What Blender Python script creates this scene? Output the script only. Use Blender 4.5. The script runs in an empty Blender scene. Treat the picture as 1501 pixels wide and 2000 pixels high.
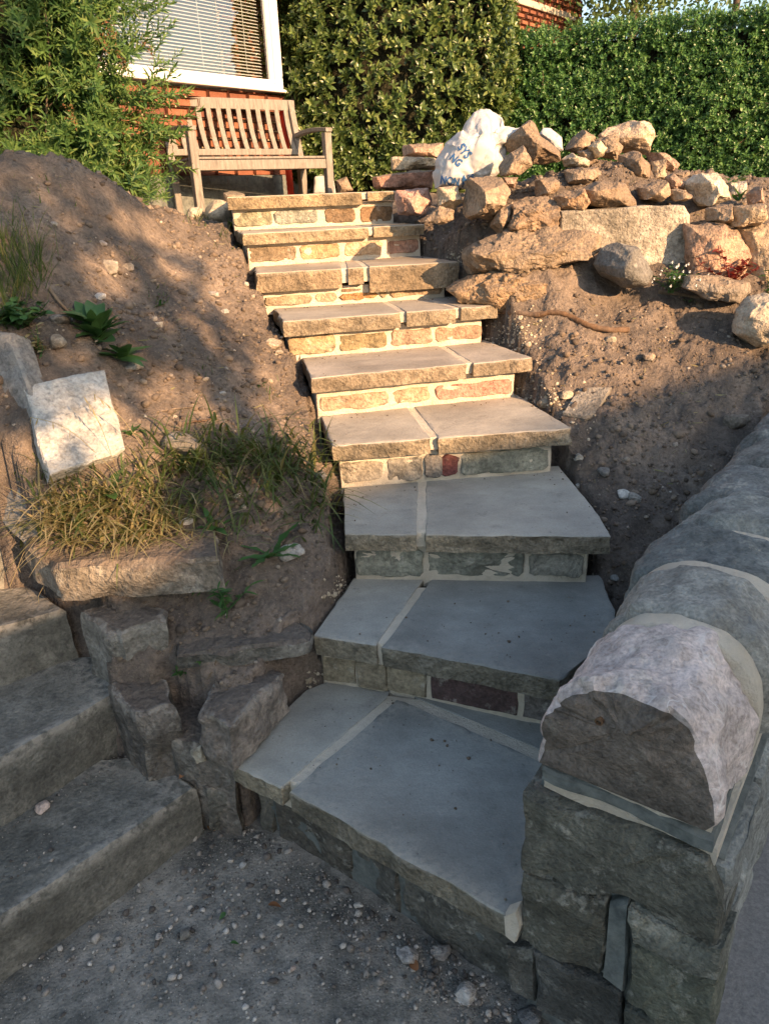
import bpy, math, random
import numpy as np
from mathutils import Vector, Matrix, Euler
from mathutils.bvhtree import BVHTree
R = math.radians
scene = bpy.context.scene
COL = scene.collection

# ------------------------------------------------------------------ camera
FPX, PITCH, ROLL, EYE = 1450.0, math.atan(628/1450), R(2.2), 1.65
c_f = np.array([0, math.cos(PITCH), -math.sin(PITCH)])
_r0 = np.array([1.0, 0, 0]); _u0 = np.cross(_r0, c_f)
c_r = math.cos(ROLL)*_r0 - math.sin(ROLL)*_u0
c_u = np.cross(c_r, c_f)
cam_d = bpy.data.cameras.new('camera'); cam = bpy.data.objects.new('camera', cam_d); COL.objects.link(cam)
cam_d.sensor_fit = 'VERTICAL'; cam_d.sensor_height = 24.0; cam_d.lens = 24.0*FPX/2000.0
cam_d.clip_start = 0.02; cam_d.clip_end = 600
M = Matrix(((c_r[0], c_u[0], -c_f[0], 0), (c_r[1], c_u[1], -c_f[1], 0), (c_r[2], c_u[2], -c_f[2], EYE), (0, 0, 0, 1)))
cam.matrix_world = M
scene.camera = cam

# ------------------------------------------------------------------ light
SUN_E = R(19.5)
LT = np.array([-0.68, 0.733]); LT /= np.linalg.norm(LT)          # horizontal travel of the light
LAT = np.array([-LT[1], LT[0]])*-1.0                              # across the light
world = bpy.data.worlds.new('World'); scene.world = world; world.use_nodes = True
wn = world.node_tree.nodes; wl = world.node_tree.links
bg = wn['Background']; sky = wn.new('ShaderNodeTexSky'); sky.sky_type = 'NISHITA'; sky.sun_disc = False
sky.sun_elevation = SUN_E; sky.sun_rotation = math.atan2(-LT[0], -LT[1])
sky.air_density = 1.0; sky.dust_density = 1.6; sky.ozone_density = 0.15
wl.new(sky.outputs[0], bg.inputs[0]); bg.inputs[1].default_value = 0.108
sun_d = bpy.data.lights.new('sun', 'SUN'); sun_d.energy = 4.6; sun_d.angle = R(0.5); sun_d.color = (1.0, 0.61, 0.325)
sun = bpy.data.objects.new('sun', sun_d); COL.objects.link(sun)
ldir = Vector((LT[0]*math.cos(SUN_E), LT[1]*math.cos(SUN_E), -math.sin(SUN_E)))
sun.rotation_euler = ldir.to_track_quat('-Z', 'Y').to_euler(); sun.location = (6, -6, 8)
vs = scene.view_settings; vs.view_transform = 'Standard'; vs.look = 'None'; vs.gamma = 1.0; vs.exposure = 1.55
scene.cycles.max_bounces = 8

# ------------------------------------------------------------------ measuring helpers (survey of the place)
def ray(px, py): return c_f + c_r*(px-750.5)/FPX + c_u*(1000-py)/FPX
def atz(px, py, z):
    d = ray(px, py); return np.array([0, 0, EYE]) + d*((z-EYE)/d[2])
def aty(px, py, y):
    d = ray(px, py); return np.array([0, 0, EYE]) + d*(y/d[1])
def onv(px, py, p, dr):
    n = np.array([-dr[1], dr[0], 0.0]); d = ray(px, py)
    t = ((np.array([p[0], p[1], 0.0])-[0, 0, EYE])@n)/(d@n); return np.array([0, 0, EYE])+d*t

# ------------------------------------------------------------------ noise
def _h(i, j, k, s):
    n = (i*374761393 + j*668265263 + k*1274126177 + s*974711) & 0x7fffffff
    n = ((n ^ (n >> 13))*1274126177) & 0x7fffffff
    n = ((n ^ (n >> 15))*668265263) & 0x7fffffff
    return (n ^ (n >> 16)).astype(np.float64)/0x7fffffff
def vnoise(P, s=0):
    P = np.asarray(P, float); I = np.floor(P).astype(np.int64); f = P-I; f = f*f*(3-2*f)
    i, j, k = I[..., 0], I[..., 1], I[..., 2]; x, y, z = f[..., 0], f[..., 1], f[..., 2]
    o = 0
    for a in (0, 1):
        for b in (0, 1):
            for c in (0, 1):
                w = (x if a else 1-x)*(y if b else 1-y)*(z if c else 1-z)
                o = o + w*_h(i+a, j+b, k+c, s)
    return o*2-1
def fbm(P, s=0, oct=4, gain=.5):
    o = 0; a = 1.0; P = np.asarray(P, float)
    for q in range(oct):
        o = o + a*vnoise(P*(2.03**q)+q*17.3, s+q); a *= gain
    return o

# ------------------------------------------------------------------ object helpers
def link(o, parent=None, pw=None):
    COL.objects.link(o)
    if parent is not None:
        o.parent = parent
    return o
def worldloc(o):
    v = Vector(o.location)
    p = o.parent
    while p is not None: v = v + Vector(p.location); p = p.parent
    return v
def tag(o, label=None, cat=None, group=None, kind=None):
    if label: o['label'] = label
    if cat: o['category'] = cat
    if group: o['group'] = group
    if kind: o['kind'] = kind
    return o
def empty(name, loc, label=None, cat=None, group=None):
    o = bpy.data.objects.new(name, None); o.empty_display_size = .05; o.location = Vector([float(a) for a in loc]); link(o)
    return tag(o, label, cat, group)
def mk(name, V, F, mat, parent=None, smooth=True, color=None, attr=None, flatang=None):
    V = np.asarray(V, float)
    org = np.array([(V[:, 0].min()+V[:, 0].max())/2, (V[:, 1].min()+V[:, 1].max())/2, V[:, 2].min()])
    me = bpy.data.meshes.new(name)
    if isinstance(F, np.ndarray):
        L = V-org; k = F.shape[1]
        me.vertices.add(len(L)); me.vertices.foreach_set('co', L.ravel())
        me.loops.add(F.size); me.loops.foreach_set('vertex_index', F.ravel().astype(np.int32))
        me.polygons.add(len(F)); me.polygons.foreach_set('loop_start', np.arange(0, F.size, k, dtype=np.int32))
        me.update(calc_edges=True); me.validate()
    else:
        me.from_pydata((V-org).tolist(), [], F); me.update()
    if smooth: me.polygons.foreach_set('use_smooth', np.ones(len(me.polygons), bool))
    if attr:
        for nm, arr in attr.items():
            a = me.attributes.new(nm, 'FLOAT', 'POINT'); a.data.foreach_set('value', np.asarray(arr, np.float32))
    me.materials.append(mat)
    o = bpy.data.objects.new(name, me)
    if parent is not None:
        pl = worldloc(parent); o.location = Vector(org)-pl
    else: o.location = Vector(org)
    link(o, parent)
    if color is not None: o.color = (*color, 1)
    return o
BOXF = [(0, 3, 2, 1), (4, 5, 6, 7), (0, 1, 5, 4), (1, 2, 6, 5), (2, 3, 7, 6), (3, 0, 4, 7)]
def bar_verts(a, b, w, t, up=(0, 0, 1)):
    """box running a->b, width w across, thickness t along up"""
    a = np.array(a, float); b = np.array(b, float); d = b-a; d /= np.linalg.norm(d)
    up = np.array(up, float); s = np.cross(d, up); s /= np.linalg.norm(s); u = np.cross(s, d)
    q = [(-w/2, -t/2), (w/2, -t/2), (w/2, t/2), (-w/2, t/2)]
    return np.array([a+s*x+u*z for x, z in q]+[b+s*x+u*z for x, z in q])
def bevel_bar(name, a, b, w, t, mat, parent, up=(0, 0, 1), bev=.004, color=None, n=1, bend=None):
    """box with chamfered long edges and ends, optionally bent"""
    a = np.array(a, float); b = np.array(b, float); d = b-a; L = np.linalg.norm(d); d /= L
    up = np.array(up, float); s = np.cross(d, up); s /= np.linalg.norm(s); u = np.cross(s, d)
    prof = []
    for (x, z) in ((-1, -1), (1, -1), (1, 1), (-1, 1)):
        if (x, z) in ((-1, -1), (1, 1)): prof += [(x*w/2, z*(t/2-bev)), (x*(w/2-bev), z*t/2)]
        else: prof += [(x*(w/2-bev), z*t/2), (x*w/2, z*(t/2-bev))]
    st = [0, bev]+[bev+(L-2*bev)*i/n for i in range(1, n)]+[L-bev, L]
    V = []; F = []
    for i, q in enumerate(st):
        sc = 1-bev*1.2/min(w, t) if i in (0, len(st)-1) else 1
        off = bend(q/L) if bend else np.zeros(3)
        for x, z in prof: V.append(a+d*q+s*x*sc+u*z*sc+off)
    for i in range(len(st)-1):
        for j in range(8): F.append((i*8+j, i*8+(j+1) % 8, (i+1)*8+(j+1) % 8, (i+1)*8+j))
    F.append(tuple(range(7, -1, -1))); F.append(tuple((len(st)-1)*8+j for j in range(8)))
    return mk(name, V, F, mat, parent, smooth=False, color=color)

def resample(P, m):
    P = np.asarray(P, float); Q = np.vstack([P, P[:1]]); seg = np.linalg.norm(np.diff(Q, axis=0), axis=1)
    n = np.maximum(1, np.round(seg/seg.sum()*m)).astype(int); out = []
    for i in range(len(P)):
        for q in range(n[i]): out.append(Q[i]+(Q[i+1]-Q[i])*q/n[i])
    return np.array(out)
def stone(name, poly, nrm, depth, mat, parent=None, color=None, face=.004, side=.008, bev=.008, dome=0.0,
          seed=0, m=44, wear=0.0, taper=0.0, freq=12, edge=None, rows=4, sharp=38, sidemat=None):
    """worked stone: outline poly (3-D, in one plane), outward normal, extruded back by depth with uneven faces and arrises"""
    P = resample(poly, m); n = np.asarray(nrm, float); n /= np.linalg.norm(n); c = P.mean(0)
    edge = side if edge is None else edge
    N = len(P); out = P-c; rad = np.linalg.norm(out, axis=1, keepdims=True); od = out/rad
    od = od-(od@n)[:, None]*n
    # ragged outline
    od_e = fbm(P*freq*.8, seed+3, 3)[:, None]*edge*.6
    P = P+od*od_e; out = P-c
    size = rad.mean()
    V = [c]; W = [0.0]
    ss = [.3, .58, .8, .93, 1.0]
    for q in ss:
        ins = 1.0
        X = c+out*q
        if q == 1.0: X = P-od*bev
        V += list(X); W += [wear*(1 if q >= .93 else 0)]*N
    # drop the dome and relief
    V = np.array(V); r = np.linalg.norm(V-c, axis=1)/(size+1e-9)
    V = V+n*(-dome*size*np.clip(r, 0, 1.3)**2)[:, None]
    V = V+n*(fbm(V*freq, seed, 4)*face)[:, None]
    last = V[-N:].copy()
    rings = [V]
    base_off = (last-P)@n
    for q in range(rows):
        fr = q/(rows-1)
        X = P - n*(bev*(1 if q == 0 else 0) + depth*fr)
        if q == 0: X = P - n*bev + n*base_off[:, None]
        amt = side*(1 if 0 < q < rows-1 else .6)
        X = X+od*((fbm(X*freq*1.3, seed+7, 4)*amt)-taper*fr*size)[:, None]
        rings.append(X); W += [wear if q == 0 else 0]*N
    V = np.vstack(rings); F = []
    for j in range(N): F.append((0, 1+j, 1+(j+1) % N))
    nr = len(ss)+rows
    for i in range(nr-1):
        a = 1+i*N; b = a+N
        for j in range(N): F.append((a+j, b+j, b+(j+1) % N, a+(j+1) % N))
    F.append(tuple(1+(nr-1)*N+j for j in range(N-1, -1, -1)))
    # outward winding
    nn = np.cross(V[1]-V[0], V[1+N//4]-V[0])
    if nn@n < 0: F = [tuple(reversed(f)) for f in F]
    o = mk(name, V, F, mat, parent, smooth=True, color=color, attr={'wear': W}); o.data.set_sharp_from_angle(angle=R(sharp))
    if sidemat is not None:
        o.data.materials.append(sidemat); i0 = N+len(ss)*N-0
        for f in list(o.data.polygons)[i0:-1]: f.material_index = 1
    return o

_cs = {}
def cubesphere(n):
    if n in _cs: return _cs[n]
    t = np.linspace(-1, 1, n+1); V = []; F = []; idx = {}
    def vid(p):
        k = tuple(np.round(p, 6))
        if k not in idx: idx[k] = len(V); V.append(p)
        return idx[k]
    for ax in range(3):
        for sg in (-1, 1):
            for i in range(n):
                for j in range(n):
                    q = []
                    for a, b in ((i, j), (i+1, j), (i+1, j+1), (i, j+1)):
                        p = [0, 0, 0]; p[ax] = sg; p[(ax+1) % 3] = t[a]; p[(ax+2) % 3] = t[b]; q.append(vid(p))
                    F.append(tuple(q) if sg > 0 else tuple(reversed(q)))
    V = np.array(V); V = np.tan(V*math.pi/4); V /= np.linalg.norm(V, axis=1, keepdims=True)
    _cs[n] = (V, np.array(F)); return _cs[n]
def polar(P2, th):
    r = np.full(len(th), 1e9); cx, sx = np.cos(th), np.sin(th); m = len(P2)
    for i in range(m):
        a = P2[i]; e = P2[(i+1) % m]-a; den = cx*e[1]-sx*e[0]; den = np.where(np.abs(den) < 1e-9, 1e-9, den)
        t = (a[0]*e[1]-a[1]*e[0])/den; s = (a[0]*sx-a[1]*cx)/den
        ok = (t > 0) & (s >= -1e-6) & (s <= 1+1e-6); r = np.where(ok & (t < r), t, r)
    return np.where(r > 1e8, .01, r)
def rock(name, pp, d, T, mat, color, seed=0, rough=.05, facets=4, n=14, box=.62, parent=None, label=None, cat='stone',
         group=None, faces=None, lean=0.0):
    """rock whose side view is the outline pp (surveyed at distance d), T half its depth"""
    rs = np.random.RandomState(seed+11)
    P3 = np.array([aty(x, y, d) for x, y in pp]); P2 = P3[:, [0, 2]]
    x, y = P2[:, 0], P2[:, 1]; A = np.sum(x*np.roll(y, -1)-np.roll(x, -1)*y)
    cx = np.sum((x+np.roll(x, -1))*(x*np.roll(y, -1)-np.roll(x, -1)*y))/(3*A); cz = np.sum((y+np.roll(y, -1))*(x*np.roll(y, -1)-np.roll(x, -1)*y))/(3*A)
    D, F = cubesphere(n); rho = np.hypot(D[:, 0], D[:, 1]); th = np.arctan2(D[:, 1], D[:, 0])
    u = rho**box; v = np.sign(D[:, 2])*np.abs(D[:, 2])**box
    q = np.stack([u*np.cos(th), u*np.sin(th), v], 1)
    fl = list(faces or [])
    for i in range(facets):
        nn = rs.normal(size=3); nn[2] = abs(nn[2])*1.1+.25
        nn /= np.linalg.norm(nn); fl.append((nn, rs.uniform(.68, .92)))
    for nn, o in fl:
        nn = np.asarray(nn, float); nn = nn/np.linalg.norm(nn); t = q@nn-o; q = q-np.outer(np.clip(t, 0, None)*.93, nn)
    Rr = polar(P2-[cx, cz], th); size = Rr.mean()
    V = np.stack([cx+q[:, 0]*Rr, d-q[:, 2]*T+q[:, 1]*lean*size, cz+q[:, 1]*Rr], 1)
    c0 = np.array([cx, d, cz]); dv = V-c0; dl = np.linalg.norm(dv, axis=1, keepdims=True)+1e-9
    V = V+dv/dl*((fbm((V-c0)/size*1.6+seed*3.1, seed, 5, .6)*rough*.8+np.maximum(0, fbm((V-c0)/size*3.3+seed, seed+9, 3))*rough*.35)*size)[:, None]
    # dir axes (x,z,-y): flip winding
    F = F[:, ::-1] if True else F
    a = V[F[0]]; nrm = np.cross(a[1]-a[0], a[2]-a[0])
    if nrm@(a.mean(0)-c0) < 0: F = F[:, ::-1]
    o = mk(name, V, F, mat, parent, smooth=True, color=color); o.data.set_sharp_from_angle(angle=R(34))
    if label: tag(o, label, cat, group)
    return o

# ------------------------------------------------------------------ materials
class NT:
    def __init__(s, name):
        s.m = bpy.data.materials.new(name); s.m.use_nodes = True; s.t = s.m.node_tree; s.b = s.t.nodes['Principled BSDF']; s.out = s.t.nodes['Material Output']
        s.b.inputs['Specular IOR Level'].default_value = .25
    def n(s, ty, **kw):
        x = s.t.nodes.new(ty)
        for k, v in kw.items(): setattr(x, k, v)
        return x
    def l(s, a, b): s.t.links.new(a, b)
    def coord(s, kind='Object', scale=(1, 1, 1)):
        if kind == 'World':
            g = s.n('ShaderNodeNewGeometry'); o = g.outputs['Position']
        else: o = s.n('ShaderNodeTexCoord').outputs[kind]
        mp = s.n('ShaderNodeMapping'); mp.inputs['Scale'].default_value = scale; s.l(o, mp.inputs[0]); return mp.outputs[0]
    def noise(s, co, sc, det=6, rough=.6, dist=0):
        x = s.n('ShaderNodeTexNoise'); x.inputs['Scale'].default_value = sc; x.inputs['Detail'].default_value = det
        x.inputs['Roughness'].default_value = rough; x.inputs['Distortion'].default_value = dist; s.l(co, x.inputs['Vector']); return x.outputs['Fac']
    def voro(s, co, sc, feat='F1', out='Distance'):
        x = s.n('ShaderNodeTexVoronoi', feature=feat); x.inputs['Scale'].default_value = sc; s.l(co, x.inputs['Vector']); return x.outputs[out]
    def ramp(s, f, stops):
        x = s.n('ShaderNodeValToRGB'); e = x.color_ramp.elements
        while len(e) < len(stops): e.new(.5)
        for i, (p, c) in enumerate(stops):
            e[i].position = p; e[i].color = (c, c, c, 1) if isinstance(c, (int, float)) else (*c, 1)
        s.l(f, x.inputs[0]); return x.outputs[0]
    def mix(s, f, a, b, mode='MIX'):
        x = s.n('ShaderNodeMix', data_type='RGBA', blend_type=mode)
        for i, val in ((0, f), (6, a), (7, b)):
            sock = x.inputs[i]
            if hasattr(val, 'is_linked'): s.l(val, sock)
            elif isinstance(val, (int, float)): sock.default_value = val if i == 0 else (val, val, val, 1)
            else: sock.default_value = (*val, 1)
        return x.outputs[2]
    def math(s, op, a, b=0.0):
        x = s.n('ShaderNodeMath', operation=op)
        for i, v in enumerate((a, b)):
            if isinstance(v, (int, float)): x.inputs[i].default_value = v
            else: s.l(v, x.inputs[i])
        return x.outputs[0]
    def bump(s, h, dist=.01, strength=1.0, normal=None):
        x = s.n('ShaderNodeBump'); x.inputs['Distance'].default_value = dist; x.inputs['Strength'].default_value = strength; s.l(h, x.inputs['Height'])
        if normal is not None: s.l(normal, x.inputs['Normal'])
        return x.outputs[0]
    def done(s, col=None, rough=.85, nrm=None):
        if col is not None:
            if isinstance(col, tuple): s.b.inputs['Base Color'].default_value = (*col, 1)
            else: s.l(col, s.b.inputs['Base Color'])
        if isinstance(rough, (int, float)): s.b.inputs['Roughness'].default_value = rough
        else: s.l(rough, s.b.inputs['Roughness'])
        if nrm is not None: s.l(nrm, s.b.inputs['Normal'])
        return s.m

def m_stone(name, grime=.5, lichen=.3, bumpd=.006, fine=90, var=.45, dust=None, wearcol=(.5, .47, .4), coarse=9, speck=.5, tint=None, grain=.30, scratch=0):
    t = NT(name); oi = t.n('ShaderNodeObjectInfo'); co = t.coord('World')
    base = oi.outputs['Color']
    if tint: base = t.mix(1.0, base, tint, 'MULTIPLY')
    n1 = t.noise(co, coarse, 5, .62); n2 = t.noise(co, 34, 4, .6); n3 = t.noise(co, fine, 3, .6); n4 = t.noise(co, 3.1, 3, .5)
    v = t.ramp(n1, [(.28, 1-var), (.72, 1+var*.8)])
    c = t.mix(1.0, base, v, 'MULTIPLY')
    c = t.mix(t.ramp(n2, [(.45, 0), (.75, speck)]), c, (.03, .032, .03)) if grime > 0 else c
    sp = t.math('MULTIPLY', t.ramp(t.noise(co, 16, 6, .7), [(.56, 0), (.63, 1)]), lichen)
    c = t.mix(sp, c, (.55, .53, .45))
    gr = t.math('MULTIPLY', t.ramp(n4, [(.48, 0), (.66, 1)]), grime)
    c = t.mix(gr, c, (.035, .036, .03))
    if dust is not None:
        g = t.n('ShaderNodeNewGeometry'); sx = t.n('ShaderNodeSeparateXYZ'); t.l(g.outputs['Normal'], sx.inputs[0])
        up = t.ramp(t.math('ADD', sx.outputs[2], t.math('MULTIPLY', t.math('SUBTRACT', n2, .5), 1.2)), [(.25, 0), (.75, .85)])
        c = t.mix(up, c, dust)
    c = t.mix(1.0, c, t.ramp(n3, [(.3, 1-grain), (.5, 1.0), (.72, 1+grain*.9)]), 'MULTIPLY')
    if scratch:
        sc = t.math('ABSOLUTE', t.math('SUBTRACT', t.noise(co, 11, 2, .5, .8), .5)); c = t.mix(t.math('MULTIPLY', t.math('MULTIPLY', t.ramp(sc, [(.004, 1), (.014, 0)]), scratch), t.ramp(n4, [(.4, 0), (.55, 1)])), c, (.80, .77, .72))
    at = t.n('ShaderNodeAttribute', attribute_name='wear')
    w = t.math('MULTIPLY', at.outputs['Fac'], t.ramp(n2, [(.42, 0), (.56, 1)])); c = t.mix(w, c, wearcol)
    h = t.math('ADD', t.math('MULTIPLY', n2, .8), t.math('MULTIPLY', n3, .6))
    h = t.math('ADD', h, t.math('MULTIPLY', n1, .9))
    return t.done(c, t.ramp(n2, [(.3, .72), (.7, .95)]), t.bump(h, bumpd, 1.0))

MAT = {}
MAT['riser'] = m_stone('riser_stone', grime=.2, lichen=.3, bumpd=0.014, var=.4)
MAT['old'] = m_stone('weathered_step_stone', grime=.5, lichen=.16, bumpd=0.008, fine=110, var=.35)
MAT['block'] = m_stone('old_block_stone', grime=.6, lichen=.35, bumpd=0.018, fine=80, var=.5)
MAT['wall'] = m_stone('boundary_wall_stone', grime=.55, lichen=.30, bumpd=0.016, fine=120, var=.45)
MAT['copingtop'] = m_stone('coping_stone_scratched', grime=.15, lichen=.25, bumpd=.008, fine=120, var=.28, scratch=.9)
MAT['coping'] = m_stone('coping_stone', grime=.25, lichen=.30, bumpd=0.011, fine=120, var=.35)
MAT['rubble'] = m_stone('rubble_stone', grime=.10, lichen=.10, bumpd=0.016, fine=90, var=.35, dust=(.225, .175, .125))
MAT['slabside'] = m_stone('pitched_slab_edge', grime=.45, lichen=.12, bumpd=0.018, fine=90, var=.5, tint=(.78, .70, .58), coarse=12)
MAT['buried'] = m_stone('half_buried_stone', grime=.5, lichen=.25, bumpd=.018, fine=80, var=.55, dust=(.135, .108, .085))
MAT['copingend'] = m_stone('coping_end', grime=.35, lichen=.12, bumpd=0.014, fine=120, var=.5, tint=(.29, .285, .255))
MAT['clean'] = m_stone('pale_stone', grime=.15, lichen=.30, bumpd=0.013, fine=90, var=.35)

def m_slab():
    t = NT('riven_sandstone'); oi = t.n('ShaderNodeObjectInfo'); co = t.coord('World'); st = t.coord('World', (5, 9, 9))
    a = t.noise(co, 3.2, 3, .55); b = t.noise(st, 2.2, 4, .6); f = t.noise(co, 55, 4, .65); g = t.noise(co, 210, 2, .6); k = t.noise(co, 11, 5, .7)
    c = t.mix(1.0, oi.outputs['Color'], t.ramp(a, [(.33, .78), (.67, 1.18)]), 'MULTIPLY')
    c = t.mix(1.0, c, t.ramp(b, [(.3, .90), (.7, 1.08)]), 'MULTIPLY'); c = t.mix(1.0, c, t.ramp(g, [(.3, .90), (.7, 1.09)]), 'MULTIPLY')
    c = t.mix(t.ramp(k, [(.58, 0), (.72, .30)]), c, (.42, .40, .35))                     # pale scuffs
    c = t.mix(t.ramp(k, [(.28, .38), (.42, 0)]), c, (.11, .10, .085))                    # soil stains
    c = t.mix(t.ramp(f, [(.26, .55), (.36, 0)]), c, (.07, .065, .055))                   # pits
    c = t.mix(t.ramp(t.voro(co, 26), [(.02, .85), (.05, 0)]), c, (.05, .048, .04))       # odd dark specks
    at = t.n('ShaderNodeAttribute', attribute_name='wear'); c = t.mix(t.math('MULTIPLY', at.outputs['Fac'], t.ramp(f, [(.42, 0), (.56, 1)])), c, (.48, .44, .36))
    h = t.math('ADD', t.math('MULTIPLY', b, .5), t.math('MULTIPLY', f, .45)); h = t.math('ADD', h, t.math('MULTIPLY', g, .22)); h = t.math('ADD', h, t.math('MULTIPLY', k, .9))
    return t.done(c, t.ramp(f, [(.3, .62), (.7, .85)]), t.bump(h, .0045))
MAT['slab'] = m_slab()

def m_mortar():
    t = NT('lime_mortar'); co = t.coord('World'); a = t.noise(co, 45, 6, .7); b = t.noise(co, 6, 4); d = t.noise(co, 260, 2)
    c = t.ramp(b, [(.3, (.56, .50, .39)), (.7, (.70, .63, .51))]); c = t.mix(t.ramp(a, [(.5, 0), (.8, .35)]), c, (.33, .28, .21))
    c = t.mix(t.ramp(t.noise(co, 2.3, 4, .6), [(.5, 0), (.7, .28)]), c, (.27, .23, .18))
    return t.done(c, .95, t.bump(t.math('ADD', t.math('MULTIPLY', a, 1.3), t.math('MULTIPLY', d, .5)), .009))
MAT['mortar'] = m_mortar()
def m_soil():
    t = NT('dry_soil'); co = t.coord('World')
    a = t.noise(co, 2.2, 3, .6); b = t.noise(co, 14, 5, .7); d = t.noise(co, 70, 4, .7); v = t.voro(co, 55); e = t.noise(co, 240, 2, .6)
    c = t.ramp(t.math('ADD', t.math('MULTIPLY', a, .55), t.math('MULTIPLY', b, .45)), [(.36, (.088, .076, .065)), (.5, (.19, .155, .124)), (.64, (.33, .265, .205))])
    c = t.mix(t.ramp(d, [(.35, .5), (.6, 0)]), c, (.06, .048, .038))
    c = t.mix(t.ramp(t.voro(co, 90, 'F1'), [(.10, .75), (.16, 0)]), c, (.30, .25, .19))
    h = t.math('ADD', t.math('MULTIPLY', d, .9), t.math('MULTIPLY', t.math('SUBTRACT', 1.0, v), .35)); h = t.math('ADD', h, t.math('MULTIPLY', b, 1.3)); h = t.math('ADD', h, t.math('MULTIPLY', e, .3))
    return t.done(c, .97, t.bump(h, .014))
MAT['soil'] = m_soil()
def m_pebble(name, stops):
    t = NT(name); g = t.n('ShaderNodeNewGeometry'); c = t.ramp(g.outputs['Random Per Island'], stops); co = t.coord('World'); n = t.noise(co, 180, 3)
    c = t.mix(t.ramp(n, [(.3, .3), (.6, 0)]), c, (.07, .058, .045)); return t.done(c, .97, t.bump(n, .004))
MAT['clod'] = m_pebble('soil_clods', [(0, (.09, .072, .056)), (.55, (.18, .138, .10)), (.90, (.20, .155, .11)), (.965, (.36, .31, .24)), (1, (.55, .5, .42))])
MAT['lump'] = m_pebble('earth_lump', [(0, (.12, .098, .078)), (.6, (.20, .158, .12)), (.93, (.29, .23, .17)), (1, (.42, .37, .30))])
MAT['gravel'] = m_pebble('pale_gravel', [(0, (.07, .065, .06)), (.3, (.17, .15, .13)), (.6, (.33, .30, .26)), (.85, (.50, .46, .40)), (1, (.66, .62, .55))])
MAT['crumbs'] = m_pebble('mortar_crumbs', [(0, (.35, .29, .2)), (.5, (.52, .45, .33)), (1, (.68, .6, .46))])
def m_path():
    t = NT('gritty_path'); co = t.coord('World')
    a = t.noise(co, 2.6, 5, .55, .4); b = t.noise(co, 24, 5, .7); d = t.noise(co, 150, 3, .7); v = t.voro(co, 130)
    c = t.ramp(t.math('ADD', t.math('MULTIPLY', a, .6), t.math('MULTIPLY', b, .4)), [(.40, (.092, .091, .080)), (.5, (.192, .186, .160)), (.62, (.38, .355, .30))])
    c = t.mix(t.ramp(d, [(.60, 0), (.70, .8)]), c, (.40, .38, .34)); c = t.mix(t.ramp(d, [(.30, .85), (.43, 0)]), c, (.03, .03, .03)); c = t.mix(t.ramp(t.voro(co, 85, 'F1'), [(.06, .9), (.12, 0)]), c, (.5, .47, .42)); c = t.mix(t.ramp(t.noise(co, 5.5, 5, .65), [(.54, 0), (.68, .55)]), c, (.27, .245, .21))
    h = t.math('ADD', d, t.math('MULTIPLY', t.math('SUBTRACT', 1.0, v), .6)); h = t.math('ADD', h, t.math('MULTIPLY', b, .35))
    return t.done(c, t.ramp(b, [(.3, .7), (.7, .95)]), t.bump(h, .0035))
MAT['path'] = m_path()
def m_wood(name, light, dark):
    t = NT(name); tc = t.n('ShaderNodeTexCoord'); g = t.n('ShaderNodeNewGeometry')
    mp = t.n('ShaderNodeMapping'); mp.inputs['Scale'].default_value = (60, 60, 8); t.l(g.outputs['Position'], mp.inputs[0])
    a = t.noise(mp.outputs[0], 1.2, 6, .65, .8); b = t.noise(t.coord('World'), 5, 4)
    c = t.ramp(a, [(.3, dark), (.7, light)]); c = t.mix(t.ramp(b, [(.4, 0), (.8, .45)]), c, (.22, .21, .19))
    return t.done(c, .85, t.bump(a, .003))
MAT['teak'] = m_wood('weathered_teak', (.30, .275, .235), (.125, .11, .092))
MAT['root'] = m_wood('bark_root', (.20, .12, .065), (.07, .04, .022))
MAT['twig'] = m_wood('dry_twig', (.23, .17, .11), (.10, .07, .045))
def m_leaf(name, stops, trans=.35, rough=.45, spec=.35):
    t = NT(name); g = t.n('ShaderNodeNewGeometry'); c = t.ramp(g.outputs['Random Per Island'], stops)
    co = t.coord('World'); c = t.mix(t.ramp(t.noise(co, 3.5, 3), [(.3, .35), (.7, 0)]), c, stops[0][1])
    t.b.inputs['Specular IOR Level'].default_value = spec; t.done(c, rough)
    tr = t.n('ShaderNodeBsdfTranslucent'); t.l(t.mix(1.0, c, (1.25, 1.2, .6), 'MULTIPLY'), tr.inputs[0]); mx = t.n('ShaderNodeMixShader'); mx.inputs[0].default_value = trans
    t.l(t.b.outputs[0], mx.inputs[1]); t.l(tr.outputs[0], mx.inputs[2]); t.l(mx.outputs[0], t.out.inputs['Surface']); return t.m
MAT['shrubleaf'] = m_leaf('shrub_leaf', [(0, (0.052, 0.115, 0.034)), (0.5, (0.098, 0.19, 0.052)), (0.85, (0.161, 0.253, 0.069)), (1, (0.253, 0.322, 0.103))])
MAT['laurel'] = m_leaf('laurel_leaf', [(0, (0.047, 0.088, 0.027)), (0.5, (0.101, 0.155, 0.043)), (0.85, (0.169, 0.223, 0.065)), (1, (0.27, 0.311, 0.108))], .25, .32, .5)
MAT['privet'] = m_leaf('privet_leaf', [(0, (0.045, 0.12, 0.039)), (0.5, (0.083, 0.195, 0.054)), (0.85, (0.128, 0.262, 0.075)), (1, (0.21, 0.33, 0.105))], .25, .35, .45)
MAT['weed'] = m_leaf('weed_leaf', [(0, (.04, .11, .035)), (.6, (.075, .17, .05)), (1, (.13, .23, .07))])
MAT['dock'] = m_leaf('dock_leaf', [(0, (.03, .085, .028)), (.7, (.055, .13, .04)), (1, (.08, .16, .05))], .2, .4)
MAT['grass'] = m_leaf('green_grass', [(0, (.06, .10, .03)), (.6, (.11, .16, .05)), (.9, (.20, .21, .09)), (1, (.38, .31, .16))])
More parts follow.
